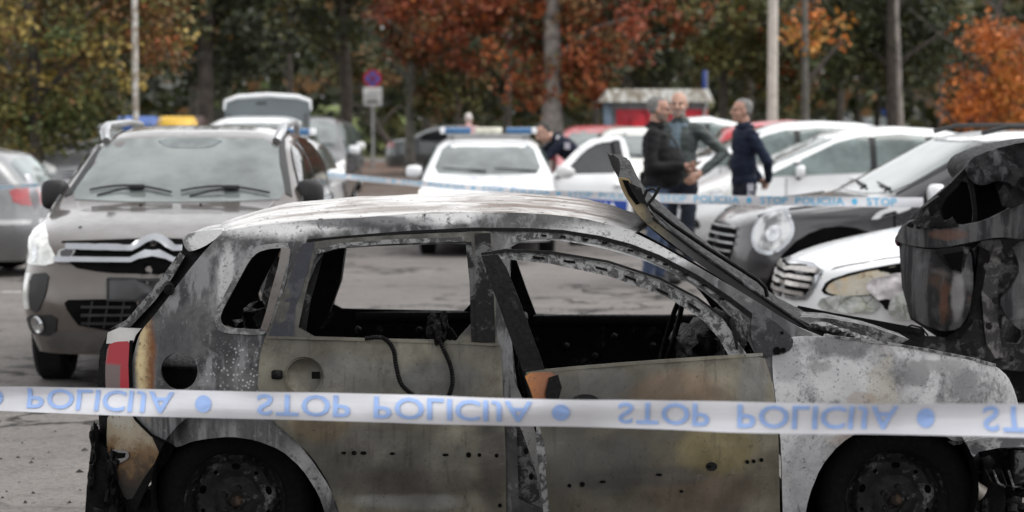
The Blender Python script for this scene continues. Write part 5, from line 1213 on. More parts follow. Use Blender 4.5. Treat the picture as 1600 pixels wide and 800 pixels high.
for (px, py) in ((1541, 417), (1566, 400), (1580, 396), (1546, 510), (1580, 560), (1556, 470)): 
    panel('bolt_hole', [(px+5*math.cos(k), py+6*math.sin(k)) for k in (0, 1, 2, 3, 4, 5)], bpx(YB-.0), CH2, bc, (), .02, 5, 0, 0)
panel('window_void', [(1430, 352), (1470, 308), (1512, 262), (1560, 240), (1660, 225), (1660, 360), (1500, 362)], bpx(YB+.45), M['matte_black'], bc, (), .05, 16, 0, 0)
strip_px([(1512, 264), (1490, 290), (1466, 312), (1440, 336), (1428, 346)], [8, 12, 14, 16, 12], bpx(YB+.04, 1.), 'window_frame', CH, bc, .05, 8)
panel('cracked_frame', [(1428, 346), (1440, 326), (1468, 306), (1478, 312), (1470, 326), (1474, 340), (1456, 350)], bpx(YB-.02, 1.), CH, bc, (), .05, 7, .03, 0)
panel('melted_roof', [(1508, 264), (1518, 246), (1545, 236), (1580, 226), (1620, 219), (1660, 216), (1660, 292), (1604, 318), (1588, 306), (1580, 286), (1560, 282), (1540, 290), (1524, 288), (1514, 278)], lambda a, b: bpx(YB+.02)(a, b)+Vector((0, .05*noise.noise(Vector((a*.05, b*.05, 0))), 0)), charred('blistered_black', (.016, .016, .017), (.07, .07, .075), .52, rough=.6), bc, (), .5, 8, .04, 1)
strip_px([(1514, 275), (1520, 300), (1524, 330), (1523, 352)], [9, 7, 6, 8], bpx(YB+.03), 'sagging_trim', CH, bc, .02, 8)
for j, P_ in enumerate(([(1424, 348), (1436, 332), (1440, 340), (1450, 326), (1456, 340), (1468, 330), (1476, 346), (1490, 340), (1500, 354), (1470, 358), (1440, 356)],
        [(1560, 300), (1570, 288), (1580, 300), (1590, 290), (1604, 304), (1600, 318), (1580, 326), (1566, 322)], [(1500, 540), (1520, 534), (1530, 548), (1545, 540), (1556, 560), (1540, 572), (1520, 566), (1508, 560)])):
    panel('torn_sheet', P_, bpx(YB-.06-.02*j, 1.), CH2 if j != 1 else CH, bc, (), .012, 6, .05, 0, j)
for i in range(5): debris('blistered_lump', bpx(YB-.02, 1.)(1428+i*11, 346+random.uniform(-4, 8)), (.06, .05, .035), CH2 if i == 0 else CH, bc, i*3.3, 2)
debris('dark_reflector', bpx(YB+.04, 1.)(1403, 376), (.03, .05, .06), simple('dark_red_lens', (.06, .015, .02), .3), bc, 1, 2)
# rest of its body running out of the frame
ex = Car(bc, 3.8, 1.62, [(0, 1.0), (.3, 1.2), (.6, 1.42), (1.2, 1.5), (2.6, 1.46), (3.2, 1.1), (3.8, .8)], [(0, .85), (.4, .95), (3.3, .95), (3.8, .7)], bot=.25, wheels=(.8, 3.1), wr=.3, paint=CH2, na=.3, nn=4)
for view in 'LR':
    for P_ in ([(.75, 1.0), (1.05, 1.33), (1.55, 1.36), (1.55, .98)], [(1.65, .98), (1.65, 1.36), (2.5, 1.34), (2.85, 1.05), (2.85, .98)]):
        ex.patch('window_void', P_, view, M['matte_black'], off=.006, sp=.08, parent=ex.body)
    for q in (1.60, 2.75): ex.strip('door_gap', [(q, .35), (q, .95)], view, .012, M['matte_black'], off=.004, parent=ex.body)
ex.body.rotation_euler = (0, 0, math.pi)
ex.body.location = Vector((gx(1470, YB)+.25+1.9, YB+.98, ground(YB)))-BO
for q in (.8, 3.1):
    for yy in (.62, -.62):
        w_ = lathe('wheel', [(.02, -.08), (.19, -.09), (.21, -.1), (.29, -.09), (.30, .08), (.2, .1)], CH, bc, 30); w_.location = ex.body.location+Vector((-1.9+q, yy, .3))
# ------------------------------------------------------------------ trees, woods
def leafmat(name, col, v=.35):
    b = MB(name); n = b.noise(1.1, 4); n2 = b.noise(8, 2)
    c = b.mix(b.sm(b.add(b.mul(n, .5), b.mul(n2, .5)), .38, .62), tuple(k*(1-v) for k in col), tuple(min(1, k*(1+v)) for k in col))
    return b.done(c, .6, Subsurface_Weight=0.)
LF = {k: leafmat('leaf_'+k, c) for k, c in dict(dark=(0.0366, 0.0488, 0.0183), olive=(0.0830, 0.0830, 0.0268), green=(0.0732, 0.1000, 0.0268), yellow=(0.2928, 0.2135, 0.0488), brown=(0.1891, 0.1000, 0.0366),
      red=(0.2196, 0.0464, 0.0171), rust=(0.2867, 0.0805, 0.0220), orange=(0.5124, 0.1525, 0.0220), gold=(0.4392, 0.2074, 0.0305), moss=(0.1403, 0.1318, 0.0342), shade=(0.0244, 0.0293, 0.0146)).items()}
BARK = simple('bark_brown', (.055, .046, .038), .9, var=.4, bump=.6, bs=18)
BARKP = simple('bark_pale', (.23, .205, .185), .85, var=.45, sc=4, bump=.5, bs=14)
BARKG = simple('bark_grey', (.12, .115, .10), .9, var=.4, sc=4, bump=.5, bs=14)
def leaves(name, cen, rad, n, size, mats, parent=None, droop=0., asp=.7, wts=None, rng=None):
    """cen: clump centres (k,3), rad: clump radii (k,); n leaves per clump"""
    rng = rng or np.random.default_rng(1)
    k = len(cen); cen = np.repeat(np.array(cen), n, 0); rad = np.repeat(np.array(rad), n)
    N = len(cen); d = rng.normal(size=(N, 3)); d /= np.linalg.norm(d, axis=1)[:, None]
    rr_ = rng.random(N)**.45; P = cen+d*(rad*rr_)[:, None]*np.array([1, 1, .75]); 
    if droop: P[:, 2] -= rng.random(N)*droop
    a = rng.normal(size=(N, 3)); a[:, 2] = a[:, 2]*.7-(.5 if droop else .25); a /= np.linalg.norm(a, axis=1)[:, None]
    b = np.cross(a, rng.normal(size=(N, 3))); b /= np.linalg.norm(b, axis=1)[:, None]
    s = size*(.6+.8*rng.random(N))[:, None]
    a = a*s; b = b*s*asp
    V = np.stack([P-a*.5, P-b*.5+a*.05, P+a*.5, P+b*.5+a*.05], 1).reshape(-1, 3)
    me = bpy.data.meshes.new(name); me.vertices.add(4*N); me.vertices.foreach_set('co', V.ravel().astype(np.float32))
    me.loops.add(4*N); me.loops.foreach_set('vertex_index', np.arange(4*N, dtype=np.int32))
    me.polygons.add(N); me.polygons.foreach_set('loop_start', np.arange(0, 4*N, 4, dtype=np.int32)); me.polygons.foreach_set('loop_total', np.full(N, 4, dtype=np.int32))
    cm = rng.choice(len(mats), size=k, p=wts); mi = np.repeat(cm, n); sw = rng.random(N) < .3; mi[sw] = rng.choice(len(mats), size=sw.sum(), p=wts)
    me.polygons.foreach_set('material_index', mi.astype(np.int32)); me.update(calc_edges=True); me.validate()
    return link(name, me, [LF[m] for m in mats], parent)
def tree(label, px, Y, trunk_pts, r0, bark, crown, group=None, cat='tree', limbs=7, seed=0, ysh=.35):
    """trunk_pts: (px, height) pairs; crown: list of (px, z, rx, rz, clumps, leaves, size, mats, wts, droop)"""
    rng = np.random.default_rng(seed+11); rnd = random.Random(seed)
    g = ground(Y); root = thing('tree', label, cat, (gx(px, Y), Y, g), 0, group)
    pts = [Vector((gx(a, Y)-root.location.x+rnd.uniform(-.04, .04), rnd.uniform(-.1, .1) if i else 0, z)) for i, (a, z) in enumerate(trunk_pts)]
    P = []
    for i in range(len(pts)-1):
        for k in range(4): P.append(pts[i].lerp(pts[i+1], k/4)+Vector((rnd.uniform(-1, 1)*r0*.12, 0, 0)))
    P.append(pts[-1]); n = len(P)
    tr = tube('trunk', P, [r0*(1.35 if i == 0 else 1.08 if i == 1 else 1)*(1-.62*i/n) for i in range(n)], bark, root, 12)
    for k in range(limbs):
        i = rnd.randint(n//3, n-1); a = P[i]; sd = rnd.choice((-1, 1)); L_ = rnd.uniform(.9, 2.4)
        b = a+Vector((sd*L_*.55, rnd.uniform(-.8, .8), L_*.5)); c = b+Vector((sd*L_*.45, rnd.uniform(-.5, .5), L_*rnd.uniform(-.1, .4)))
        tube('limb', [a, (a+b)/2+Vector((0, 0, .1)), b, c], [r0*.34, r0*.28, r0*.2, r0*.06], bark, root, 7)
    for (cpx, cz, rx, rz, nc, nl, size, mats, wts, droop) in crown:
        cx = gx(cpx, Y)-root.location.x; cen = []; rad = []
        for k in range(nc):
            d = rng.normal(size=3); d /= np.linalg.norm(d); q = rng.random()**.4
            cen.append((cx+d[0]*rx*q, ysh+d[1]*min(rx, rz)*.8*q, max(.15, cz+d[2]*rz*q))); rad.append(.32+.4*rng.random())
        leaves('crown', cen, rad, nl, size, mats, root, droop, .7, wts, rng)
    return root
tree('broad yellow and brown leaved tree hanging low over the cars at far left', 60, 47, [(60, 0), (55, 2), (48, 4.5), (40, 8)], .16, BARK, [
    (60, 3.4, 2.7, 1.9, 130, 72, .12, ['moss', 'yellow', 'brown', 'olive', 'green'], [.22, .15, .38, .14, .11], 0), (175, 4.6, 1.7, 1.6, 60, 62, .115, ['brown', 'yellow', 'moss', 'rust'], [.45, .2, .25, .1], 0),
    (40, 1.7, 1.5, .8, 50, 80, .11, ['moss', 'green', 'olive', 'yellow'], [.35, .3, .25, .1], 0), (235, 3.2, .75, .25, 10, 60, .09, ['rust', 'brown'], [.4, .6], 0), (255, 4.2, .6, .2, 8, 50, .09, ['rust', 'brown', 'yellow'], [.4, .4, .2], 0),
    (60, 7, 3.4, 2.4, 80, 50, .16, ['brown', 'moss', 'yellow'], [.4, .4, .2], 0)], limbs=10, seed=1)
tree('tall dark green tree behind the white lamp post', 345, 62, [(318, 0), (322, 3), (330, 6), (336, 10)], .24, BARK, [
    (345, 4.6, 2.2, 2.4, 110, 90, .16, ['dark', 'shade', 'olive'], [.5, .3, .2], 0), (350, 8.5, 3, 2.5, 60, 50, .22, ['dark', 'olive'], None, 0)], seed=2)
tree('dark olive tree with scattered yellow leaves behind the no stopping sign', 480, 66, [(545, 0), (540, 3), (530, 6), (520, 10)], .20, BARK, [
    (480, 5.2, 2.2, 1.9, 90, 80, .16, ['dark', 'olive', 'moss', 'shade'], [.35, .35, .15, .15], 0), (480, 5.2, 2.1, 1.4, 26, 26, .17, ['yellow', 'gold', 'moss'], [.6, .1, .3], 0), (560, 6.0, 1.3, 1.3, 40, 70, .15, ['dark', 'olive', 'shade'], None, 0),
    (480, 9, 3, 2.2, 50, 50, .22, ['olive', 'dark'], None, 0)], seed=3)
tree('red brown plane tree with thick pale blotched trunk in the middle', 868, 62, [(868, 0), (866, 2), (862, 4), (864, 7), (870, 11)], .30, BARKP, [
    (770, 4.5, 3.0, 1.7, 105, 60, .17, ['red', 'rust', 'brown', 'orange', 'dark'], [.38, .30, .17, .03, .12], 0), (920, 4.3, 2.0, 1.8, 74, 60, .17, ['red', 'rust', 'brown', 'dark'], [.36, .28, .18, .18], 0),
    (870, 2.6, 1.6, .8, 34, 60, .16, ['rust', 'brown', 'red', 'moss'], [.35, .3, .2, .15], 0), (850, 8.5, 4, 2.6, 90, 50, .24, ['red', 'rust', 'brown'], None, 0)], limbs=3, seed=4, ysh=.25)
tree('slim grey trunked tree under red brown leaves right of the no stopping sign', 640, 69, [(640, 0), (640, 1.5), (642, 3), (640, 6), (650, 9)], .145, BARKG, [
    (680, 4.4, 1.8, 1.5, 70, 70, .17, ['red', 'rust', 'brown', 'olive'], [.3, .3, .25, .15], 0), (700, 2.4, 1.3, .7, 34, 60, .15, ['olive', 'brown', 'moss', 'dark'], None, 0)], seed=5)
tree('leaning brown trunk beside the grey saloon', 600, 84, [(628, 0), (610, .6), (592, 1.3), (560, 2.8)], .17, BARK, [(560, 3.4, 1.4, .8, 30, 60, .16, ['dark', 'olive', 'brown'], None, 0)], limbs=3, seed=6)
tree('tree with slanted pale trunk rising behind the red kiosk', 985, 67, [(972, 0), (978, 1.8), (992, 4), (1004, 6), (1016, 10)], .19, BARKG, [
    (1040, 5.0, 1.9, 1.4, 70, 70, .16, ['olive', 'moss', 'rust', 'dark', 'red'], [.3, .25, .15, .2, .1], 0), (960, 5.4, 1.3, 1.1, 40, 60, .17, ['red', 'rust', 'dark'], [.5, .3, .2], 0), (1010, 3.2, 1.1, 1.0, 50, 80, .15, ['dark', 'shade', 'olive'], None, 0)], seed=7)
tree('olive green tree with red tinged leaves left of the concrete pole', 1150, 74, [(1130, 0), (1128, 3), (1135, 7), (1130, 11)], .16, BARK, [
    (1140, 4.6, 1.9, 2.2, 110, 80, .16, ['moss', 'olive', 'green', 'rust', 'dark'], [.33, .3, .12, .1, .15], 0), (1230, 3.2, 1.0, 1.5, 40, 70, .16, ['moss', 'olive', 'rust'], [.45, .4, .15], 0)], seed=8)
t7 = tree('pale slender trunk with few orange leaves right of the concrete pole', 1257, 65, [(1259, 0), (1257, 2), (1254, 4), (1253, 7), (1250, 11)], .125, BARKG, [
    (1275, 4.0, .9, .7, 14, 22, .17, ['gold', 'orange', 'rust'], [.5, .2, .3], 0)], limbs=2, seed=9)
tube('limb', [(.05, 0, 2.6), (.35, 0, 3.0), (.8, .1, 3.5), (1.1, .1, 3.75)], [.09, .07, .05, .02], BARK, t7, 8)
tree('thick dark trunk with drooping green foliage, right of centre', 1395, 70, [(1397, 0), (1396, 2), (1394, 4), (1390, 7), (1392, 12)], .27, BARK, [
    (1340, 4.5, 2.1, 1.6, 100, 80, .15, ['dark', 'olive', 'green', 'shade'], [.4, .33, .1, .17], .7), (1450, 4.3, 1.6, 1.6, 80, 80, .15, ['dark', 'olive', 'shade'], [.45, .33, .22], .7), (1390, 8, 3.4, 2.4, 60, 50, .22, ['dark', 'olive'], None, 0)], limbs=8, seed=10, ysh=1.2)
t9 = tree('thin pale crooked tree standing just right of the thick dark trunk', 1412, 62, [(1408, 0), (1407, 1.6), (1402, 3.1), (1398, 4.4), (1396, 7)], .085, BARKP, [(1400, 6.5, .8, .8, 8, 16, .14, ['olive', 'moss'], None, 0)], limbs=0, seed=11)
tree('bright orange leaved tree at the right edge', 1545, 56, [(1500, 0), (1508, .9), (1522, 1.9), (1545, 3.0), (1560, 4.5)], .14, BARK, [
    (1588, 2.85, .55, .62, 26, 52, .105, ['orange', 'gold', 'rust'], [.45, .37, .18], .2), (1546, 2.5, .42, .42, 12, 50, .10, ['orange', 'gold', 'rust'], [.5, .3, .2], .3), (1520, 2.3, .50, .65, 26, 60, .10, ['orange', 'rust', 'red'], [.5, .35, .15], .3), (1555, 3.5, .75, .3, 18, 60, .10, ['orange', 'rust'], [.6, .4], 0), (1590, 1.8, .6, .4, 16, 50, .10, ['gold', 'orange'], None, .2)], limbs=4, seed=12, ysh=-.1)
for i, (px, Y, r_) in enumerate(((665, 80, .16), (792, 78, .12), (1168, 88, .15), (300, 72, .15), (450, 86, .14), (1310, 92, .16), (1340, 96, .14), (1368, 104, .15), (715, 92, .13), (930, 90, .15), (1465, 84, .06), (20, 70, .2))):
    tree(['dark trunk in the shade right of the slim grey trunk', 'thin trunk left of the pale blotched plane trunk', 'dark trunk behind the concrete pole', 'dark trunk behind the yellow bin', 'dark trunk left of the sign, over the bright lawn', 'left dark trunk beyond the glowing headlamps',
          'dark trunk beyond the row of cars, between headlamps', 'dark trunk left of the thick one, far off', 'far dark trunk above the grey saloon roof', 'dark trunk right of the plane tree', 'thin grey trunk right of the thick dark trunk', 'dark trunk inside the yellow brown foliage'][i],
         px, Y, [(px, 0), (px+3, 3), (px-2, 7), (px+4, 12)], r_, BARK, [(px, 7.5, 2, 2, 26, 50, .24, ['dark', 'olive', 'brown'], None, 0)], 'dark trunks in the wood', limbs=3, seed=20+i)
# the wood behind reads as one mass
rng = np.random.default_rng(5); cen = []; rad = []
for Y, n in ((100, 620), (116, 900), (138, 1100), (160, 1300)):
    for k in range(n):
        x = rng.uniform(-.27, .27)*Y; z = rng.uniform(0, 14.5); px = 800+x*F/Y
        if 1270 < px < 1420 and z < 2.0 and Y < 190: continue
        if 465 < px < 575 and z < 2.3 and Y < 150: continue
        if 220 < px < 370 and 1.4 < z < 4.4 and rng.random() < .45: continue
        if 1405 < px < 1500 and z > 3.6 and rng.random() < .35: continue
        cen.append((x, Y+rng.uniform(-5, 5), ground(Y)+z)); rad.append(rng.uniform(.9, 1.7))
wd = leaves('far_wood', cen, rad, 26, .62, ['dark', 'olive', 'shade', 'brown', 'green'], None, 0, .7, [.36, .28, .2, .09, .07], rng); wd['kind'] = 'stuff'
# leaf litter drifting from the lawn over the asphalt
n = 2600; V = []; Fc = []
for i in range(n):
    Y = 88-abs(rng.normal())*9; x = rng.uniform(-9, 12); s = rng.uniform(.05, .11); a = rng.random()*6.28; z = ground(Y)+.012
    b = len(V); V += [(x+s*math.cos(a+k*1.57)*(1 if k % 2 else .6), Y+s*math.sin(a+k*1.57)*(1 if k % 2 else .6), z+.02*rng.random()) for k in range(4)]; Fc.append((b, b+1, b+2, b+3))
fl_ = mk('fallen_leaves', V, Fc, LF['rust'], smooth=False); fl_['kind'] = 'stuff'
# low hedge and shrubs along the left lawn
for i, (px, Y, w, h, ms) in enumerate(((30, 56, 1.6, 1.2, ['green', 'moss', 'olive']), (120, 58, 1.8, 1.3, ['olive', 'dark', 'moss']), (200, 60, 1.5, 1.2, ['dark', 'olive']), (690, 96, 3, 1.6, ['dark', 'olive', 'shade']), (820, 97, 3, 1.7, ['dark', 'brown', 'olive']), (1040, 96, 3.2, 1.8, ['dark', 'olive']), (1200, 95, 2.2, 1.9, ['shade', 'dark', 'olive']), (1500, 100, 3.2, 1.4, ['moss', 'olive']), (330, 90, 2.4, 1.5, ['shade', 'dark']))):
    g = ground(Y); cen = [(gx(px, Y)+random.uniform(-w, w), Y+random.uniform(-.6, .6), g+random.uniform(.2, h)) for _ in range(26)]
    o = leaves('shrub', cen, [random.uniform(.3, .55) for _ in cen], 60, .15, ms, None, 0, .7, None, rng)
    tag(o, ['light green shrub at the far left edge under the yellow brown tree', 'olive shrub under the yellow brown tree behind the silver cars', 'dark shrub behind the blue bin', 'dark shrub above the grey saloon', 'brownish dark shrub behind the police car roof', 'dark shrub behind the red kiosk', 'shady shrub around the concrete pole foot', 'pale olive shrub under the orange tree', 'shady shrub behind the raised tailgate'][i], 'shrub')
# ------------------------------------------------------------------ far buildings glimpsed through the trees
WALL = simple('pale_render', (.55, .55, .55), .8); WIN = simple('far_window', (.12, .14, .16), .2)
def building(px0, px1, Y, h, label, cols, rows, extra=None):
    x0, x1 = gx(px0, Y), gx(px1, Y); r = thing('building', label, 'building', ((x0+x1)/2, Y, ground(Y)))
    w = x1-x0; box('wall', (0, 3, h/2), (w, 6, h), WALL, r, .02); box('roof', (0, 3, h+.15), (w+.5, 6.5, .3), M['steel'], r, .02)
    for j in range(rows):
        for i in range(cols):
            f = box('window', (-w/2+w*(i+.5)/cols, -.02, h*(j+.55)/rows), (w/cols*.55, .10, h/rows*.5), M['white_print'], r, .01)
            box('pane', (-w/2+w*(i+.5)/cols, -.06, h*(j+.55)/rows), (w/cols*.47, .06, h/rows*.42), WIN, f, .005)
    return r
building(225, 372, 150, 6.2, 'pale building glimpsed through the dark trees at left', 4, 2)
bs = building(1276, 1425, 175, 3.4, 'pale low shop with blue and red panels beyond the trunks', 5, 1)
for (x, z, w, h, m) in ((1.2, 1.6, .9, 1.3, M['blue_print']), (1.9, 1.2, .35, .6, M['lit_red']), (.7, 1.9, .3, .5, M['lit_red']), (2.4, 1.5, .5, 1.1, simple('sky_blue_panel', (.16, .28, .45), .4))):
    box('sign_panel', (x, -.2, z), (w, .1, h), m, bs, .01)
# ------------------------------------------------------------------ kiosk
Y = 60; x0, x1 = gx(944, Y), gx(1104, Y); g = ground(Y); w = x1-x0
k = thing('kiosk', 'small kiosk with red boards, blue corner post and stained pale canopy', 'kiosk', ((x0+x1)/2, Y, g))
top = CAM_H-(138-160)*Y/F-g
box('wall', (0, 1.0, top/2-.1), (w-.1, 1.7, top-.4), simple('kiosk_wall', (.30, .33, .36), .7), k, .02)
CANO = MB('stained_canopy'); st = CANO.noise(1, 6, .65, vec=CANO.mapv((7, 7, .7))); CANO = CANO.done(CANO.mix(CANO.sm(st, .42, .62), (.50, .50, .47), (.20, .17, .13)), .7)
cz = top-.17; V = [(-w/2-.12, -.55, cz-.17), (w/2+.14, -.55, cz-.17), (w/2, -.38, cz+.15), (-w/2+.1, -.38, cz+.15), (-w/2-.12, 2.0, cz-.17), (w/2+.14, 2.0, cz-.17), (w/2, 1.9, cz+.15), (-w/2+.1, 1.9, cz+.15)]
mk('canopy', V, [(0, 1, 2, 3), (1, 5, 6, 2), (5, 4, 7, 6), (4, 0, 3, 7), (3, 2, 6, 7), (1, 0, 4, 5)], CANO, k, False)
for i in range(16): box('canopy_rib', (-w/2+.05+i*(w/15.5), -.475, cz-.01), (.02, .03, .33), CANO, k, .004, Matrix.Rotation(R(-28), 3, 'X'))
REDB = simple('red_board', (.62, .014, .035), .45, var=.3, sc=3)
for i in range(3):
    bd = box('red_board', (-w/2+.25+.42+i*.76, .10, top-.83), (.74, .06, .62), REDB, k, .006)
    for j in range(3): tube('cable', [(-w/2+.2+i*.76+j*.2, .06, top-.55-.1*j), (-w/2+.45+i*.76+j*.1, .06, top-1.0), (-w/2+.7+i*.76, .06, top-.7-.1*j)], .006, M['matte_black'], bd, 5)
box('counter', (.1, .1, top-1.32), (w-.3, .10, .32), simple('kiosk_counter', (.5, .5, .5), .6), k, .01)
box('corner_post', (-w/2+.08, .02, top/2-.15), (.20, .16, top-.4), simple('grey_blue_post', (.16, .22, .29), .6), k, .01)
box('corner_post', (w/2-.06, .02, top/2-.15), (.07, .10, top-.4), M['steel'], k, .01)
# ------------------------------------------------------------------ poles, sign, bins
Y = 58; o = thing('lamp_post', 'pale concrete lamp post behind the cars at right', 'lamp post', (gx(1206, Y), Y, ground(Y)))
CONC = simple('pale_concrete', (.50, .46, .41), .85, var=.15)
lathe('post', [(.135, 0), (.125, 2), (.10, 9), (.001, 9.02)], CONC, o, 20, 'z'); box('access_hatch', (0, -.128, .9), (.10, .02, .30), M['steel'], o, .005)
tube('arm', [(0, 0, 8.9), (-.3, -.1, 9.4), (-1.4, -.4, 9.5)], .04, M['steel'], o)
lh = box('lantern', (-1.7, -.5, 9.5), (.6, .22, .14), M['steel'], o, .04)
Y = 44.6; o = thing('lamp_post', 'thin flaking white post among the yellow brown leaves at left', 'post', (gx(213, Y), Y, ground(Y)))
FLAK = MB('flaking_white_paint'); st = FLAK.noise(7, 6, .7); FLAK = FLAK.done(FLAK.mix(FLAK.sm(st, .46, .56), (.26, .22, .18), (.52, .50, .46)), .6)
lathe('post', [(.06, 0), (.056, 1.5), (.05, 6), (.001, 6.02)], FLAK, o, 18, 'z'); lathe('base_collar', [(.10, 0), (.10, .35), (.075, .42)], FLAK, o, 18, 'z')
Y = 80; g = ground(Y); o = thing('road_sign', 'round blue and red no stopping sign above a white plate on a grey post', 'road sign', (gx(583, Y), Y, g))
tube('post', [(0, 0, 0), (0, 0, 3.25)], .045, M['steel'], o, 12)
zc = CAM_H-(123-160)*Y/F-g
def dsc(name, R_, y, m, par): 
    v, f = lathe_data([(.001, y), (R_, y), (R_, y+.012), (.001, y+.012)], 32, 'y', (0, 0, zc)); return mk(name, v, f, m, par)
d1 = dsc('sign_disc', .315, -.075, simple('sign_red', (.36, .025, .035), .4), o)
dsc('blue_field', .225, -.083, simple('sign_blue', (.015, .10, .40), .4), d1)
for a in (45, -45): box('red_bar', (0, -.086, zc), (.46, .008, .07), simple('sign_red', (.30, .03, .07), .4), d1, .001, Matrix.Rotation(R(a), 3, 'Y'))
pz = CAM_H-(151-160)*Y/F-g
pt = box('plate', (0, -.07, pz), (.62, .02, .62), simple('plate_white', (.55, .56, .56), .4), o, .005)
box('truck_pictogram', (-.05, -.085, pz-.17), (.36, .008, .07), M['black'], pt, .001); box('truck_pictogram', (.16, -.085, pz-.19), (.10, .008, .05), M['black'], pt, .001)
for i, ww in enumerate((.30, .40, .24)): box('text_line', (0, -.085, pz+.18-.10*i), (ww, .006, .028), simple('faded_print', (.32, .33, .34), .5), pt, .001)
Y = 64; g = ground(Y); o = thing('sign_post', 'narrow blue sign seen almost edge on above the kiosk', 'sign', (gx(1101, Y), Y, g))
zt_ = CAM_H-(110-160)*Y/F-g; tube('post', [(0.04, 0, 0), (.04, 0, zt_)], .03, M['steel'], o, 10); box('panel', (-.03, -.03, zt_-.28), (.09, .55, .52), M['blue_print'], o, .01)
def bin_(px, Y, w, label, m, tilt=0):
    g = ground(Y); o = thing('recycling_bin', label, 'bin', (gx(px, Y), Y, g), R(tilt), 'recycling bins at the left'); h = 1.38; o.scale = (1, 1, 1.09)
    V = []; Fc = []
    for (z, k_) in ((.15, .82), (1.18, 1.0), (1.22, 1.04), (1.26, 1.04)): V += [(-w/2*k_, -.5*k_, z), (w/2*k_, -.5*k_, z), (w/2*k_, .5*k_, z), (-w/2*k_, .5*k_, z)]
    for j in range(3):
        for i in range(4): Fc.append((j*4+i, j*4+(i+1) % 4, j*4+4+(i+1) % 4, j*4+4+i))
    Fc.append((3, 2, 1, 0)); Fc.append((12, 13, 14, 15)); mk('container', V, Fc, simple('bin_grey', (.10, .11, .12), .5), o, False)
    V = []; Fc = []; n = 10
    for i in range(n+1):
        a = i/n*math.pi
        for x, k_ in ((-w/2*1.02, .8), (-w/2*.9, 1), (w/2*.9, 1), (w/2*1.02, .8)): V.append((x, -.54*math.cos(a), 1.27+.30*math.sin(a)**.7*k_))
    for i in range(n):
        for j in range(3): Fc.append((i*4+j, i*4+j+1, i*4+5+j, i*4+4+j))
    Fc.append(tuple(i*4 for i in range(n+1))); Fc.append(tuple(i*4+3 for i in range(n+1))[::-1]); ld = mk('lid', V, Fc, m, o); fix_normals(ld)
    tube('lid_handle', [(-.25, -.56, 1.30), (-.25, -.62, 1.30), (.25, -.62, 1.30), (.25, -.56, 1.30)], .015, M['black'], ld, 6)
    for sx in (1, -1):
        for sy in (1, -1): lathe('caster', [(.001, -.03), (.09, -.03), (.09, .03), (.001, .03)], M['rubber'], o, 16, 'y', (sx*w*.36, sy*.34, .09))
bin_(216, 51, .84, 'wheeled waste container with domed blue lid, left of the yellow one', simple('bin_blue', (.035, .10, .33), .45), 0)
bin_(277, 50, .74, 'wheeled waste container with domed bright yellow lid', simple('bin_yellow', (.62, .38, .03), .45), 14)
bin_(303, 54, .5, 'brown lidded bin just right of the yellow one', simple('bin_brown', (.06, .035, .03), .5), 0)
# ------------------------------------------------------------------ people
def cap_data(p0, p1, r0, r1, flat=None, n=14, hemi=5):
    p0 = Vector(p0); p1 = Vector(p1); ax = (p1-p0)
    if ax.length < 1e-6: ax = Vector((0, 0, 1e-4))
    d = ax.normalized(); u = d.orthogonal().normalized(); w = d.cross(u); V = []; Fc = []; prof = []
    for i in range(hemi+1): t = math.pi/2*(1-i/hemi); prof.append((p0-d*r0*math.sin(t), r0*math.cos(t)))
    for i in range(hemi+1): t = math.pi/2*i/hemi; prof.append((p1+d*r1*math.sin(t), r1*math.cos(t)))
    for c, r in prof:
        for k in range(n):
            a = 2*math.pi*k/n; V.append(c+(u*math.cos(a)+w*math.sin(a))*max(r, 1e-4))
    for i in range(len(prof)-1):
        for k in range(n): Fc.append((i*n+k, i*n+(k+1) % n, (i+1)*n+(k+1) % n, (i+1)*n+k))
    Fc.append(tuple(range(n))[::-1]); Fc.append(tuple((len(prof)-1)*n+k for k in range(n)))
    if flat:
        a, k = Vector(flat[0]).normalized(), flat[1]; V = [v-a*(a.dot(v-p0))*(1-k) for v in V]
    return V, Fc
def ell_data(c, r, rot=None, n=18, m=12):
    V = []; Fc = []; c = Vector(c)
    for i in range(m+1):
        t = math.pi*i/m
        for k in range(n):
            a = 2*math.pi*k/n; v = Vector((max(math.sin(t), 1e-3)*math.cos(a)*r[0], max(math.sin(t), 1e-3)*math.sin(a)*r[1], math.cos(t)*r[2]))
            V.append(c+(rot @ v if rot else v))
    for i in range(m):
        for k in range(n): Fc.append((i*n+k, (i+1)*n+k, (i+1)*n+(k+1) % n, i*n+(k+1) % n))
    Fc.append(tuple(range(n))); Fc.append(tuple(m*n+k for k in range(n))[::-1]); return V, Fc
def flesh(name, parts, vox, mat, parent, it=4, wrinkle=0, sub=True):
    V = []; Fc = []
    for v, f in parts:
        b = len(V); V += v; Fc += [tuple(i+b for i in t) for t in f]
    o = mk(name, V, Fc, None, None, False); fix_normals(o)
    md = o.modifiers.new('r', 'REMESH'); md.mode = 'VOXEL'; md.voxel_size = vox
    sm = o.modifiers.new('s', 'SMOOTH'); sm.iterations = it; sm.factor = .5
    me = evaluated(o); old = o.data; o.modifiers.clear(); o.data = me; bpy.data.meshes.remove(old)
    if wrinkle:
        for v in me.vertices:
            q = v.co; s_ = noise.noise(Vector((q.x*9, q.y*9, q.z*22)))+.5*noise.noise(q*34); v.co = q+v.normal*wrinkle*s_
    me.polygons.foreach_set('use_smooth', [True]*len(me.polygons)); me.name = name; me.materials.append(mat); o.parent = parent; return o
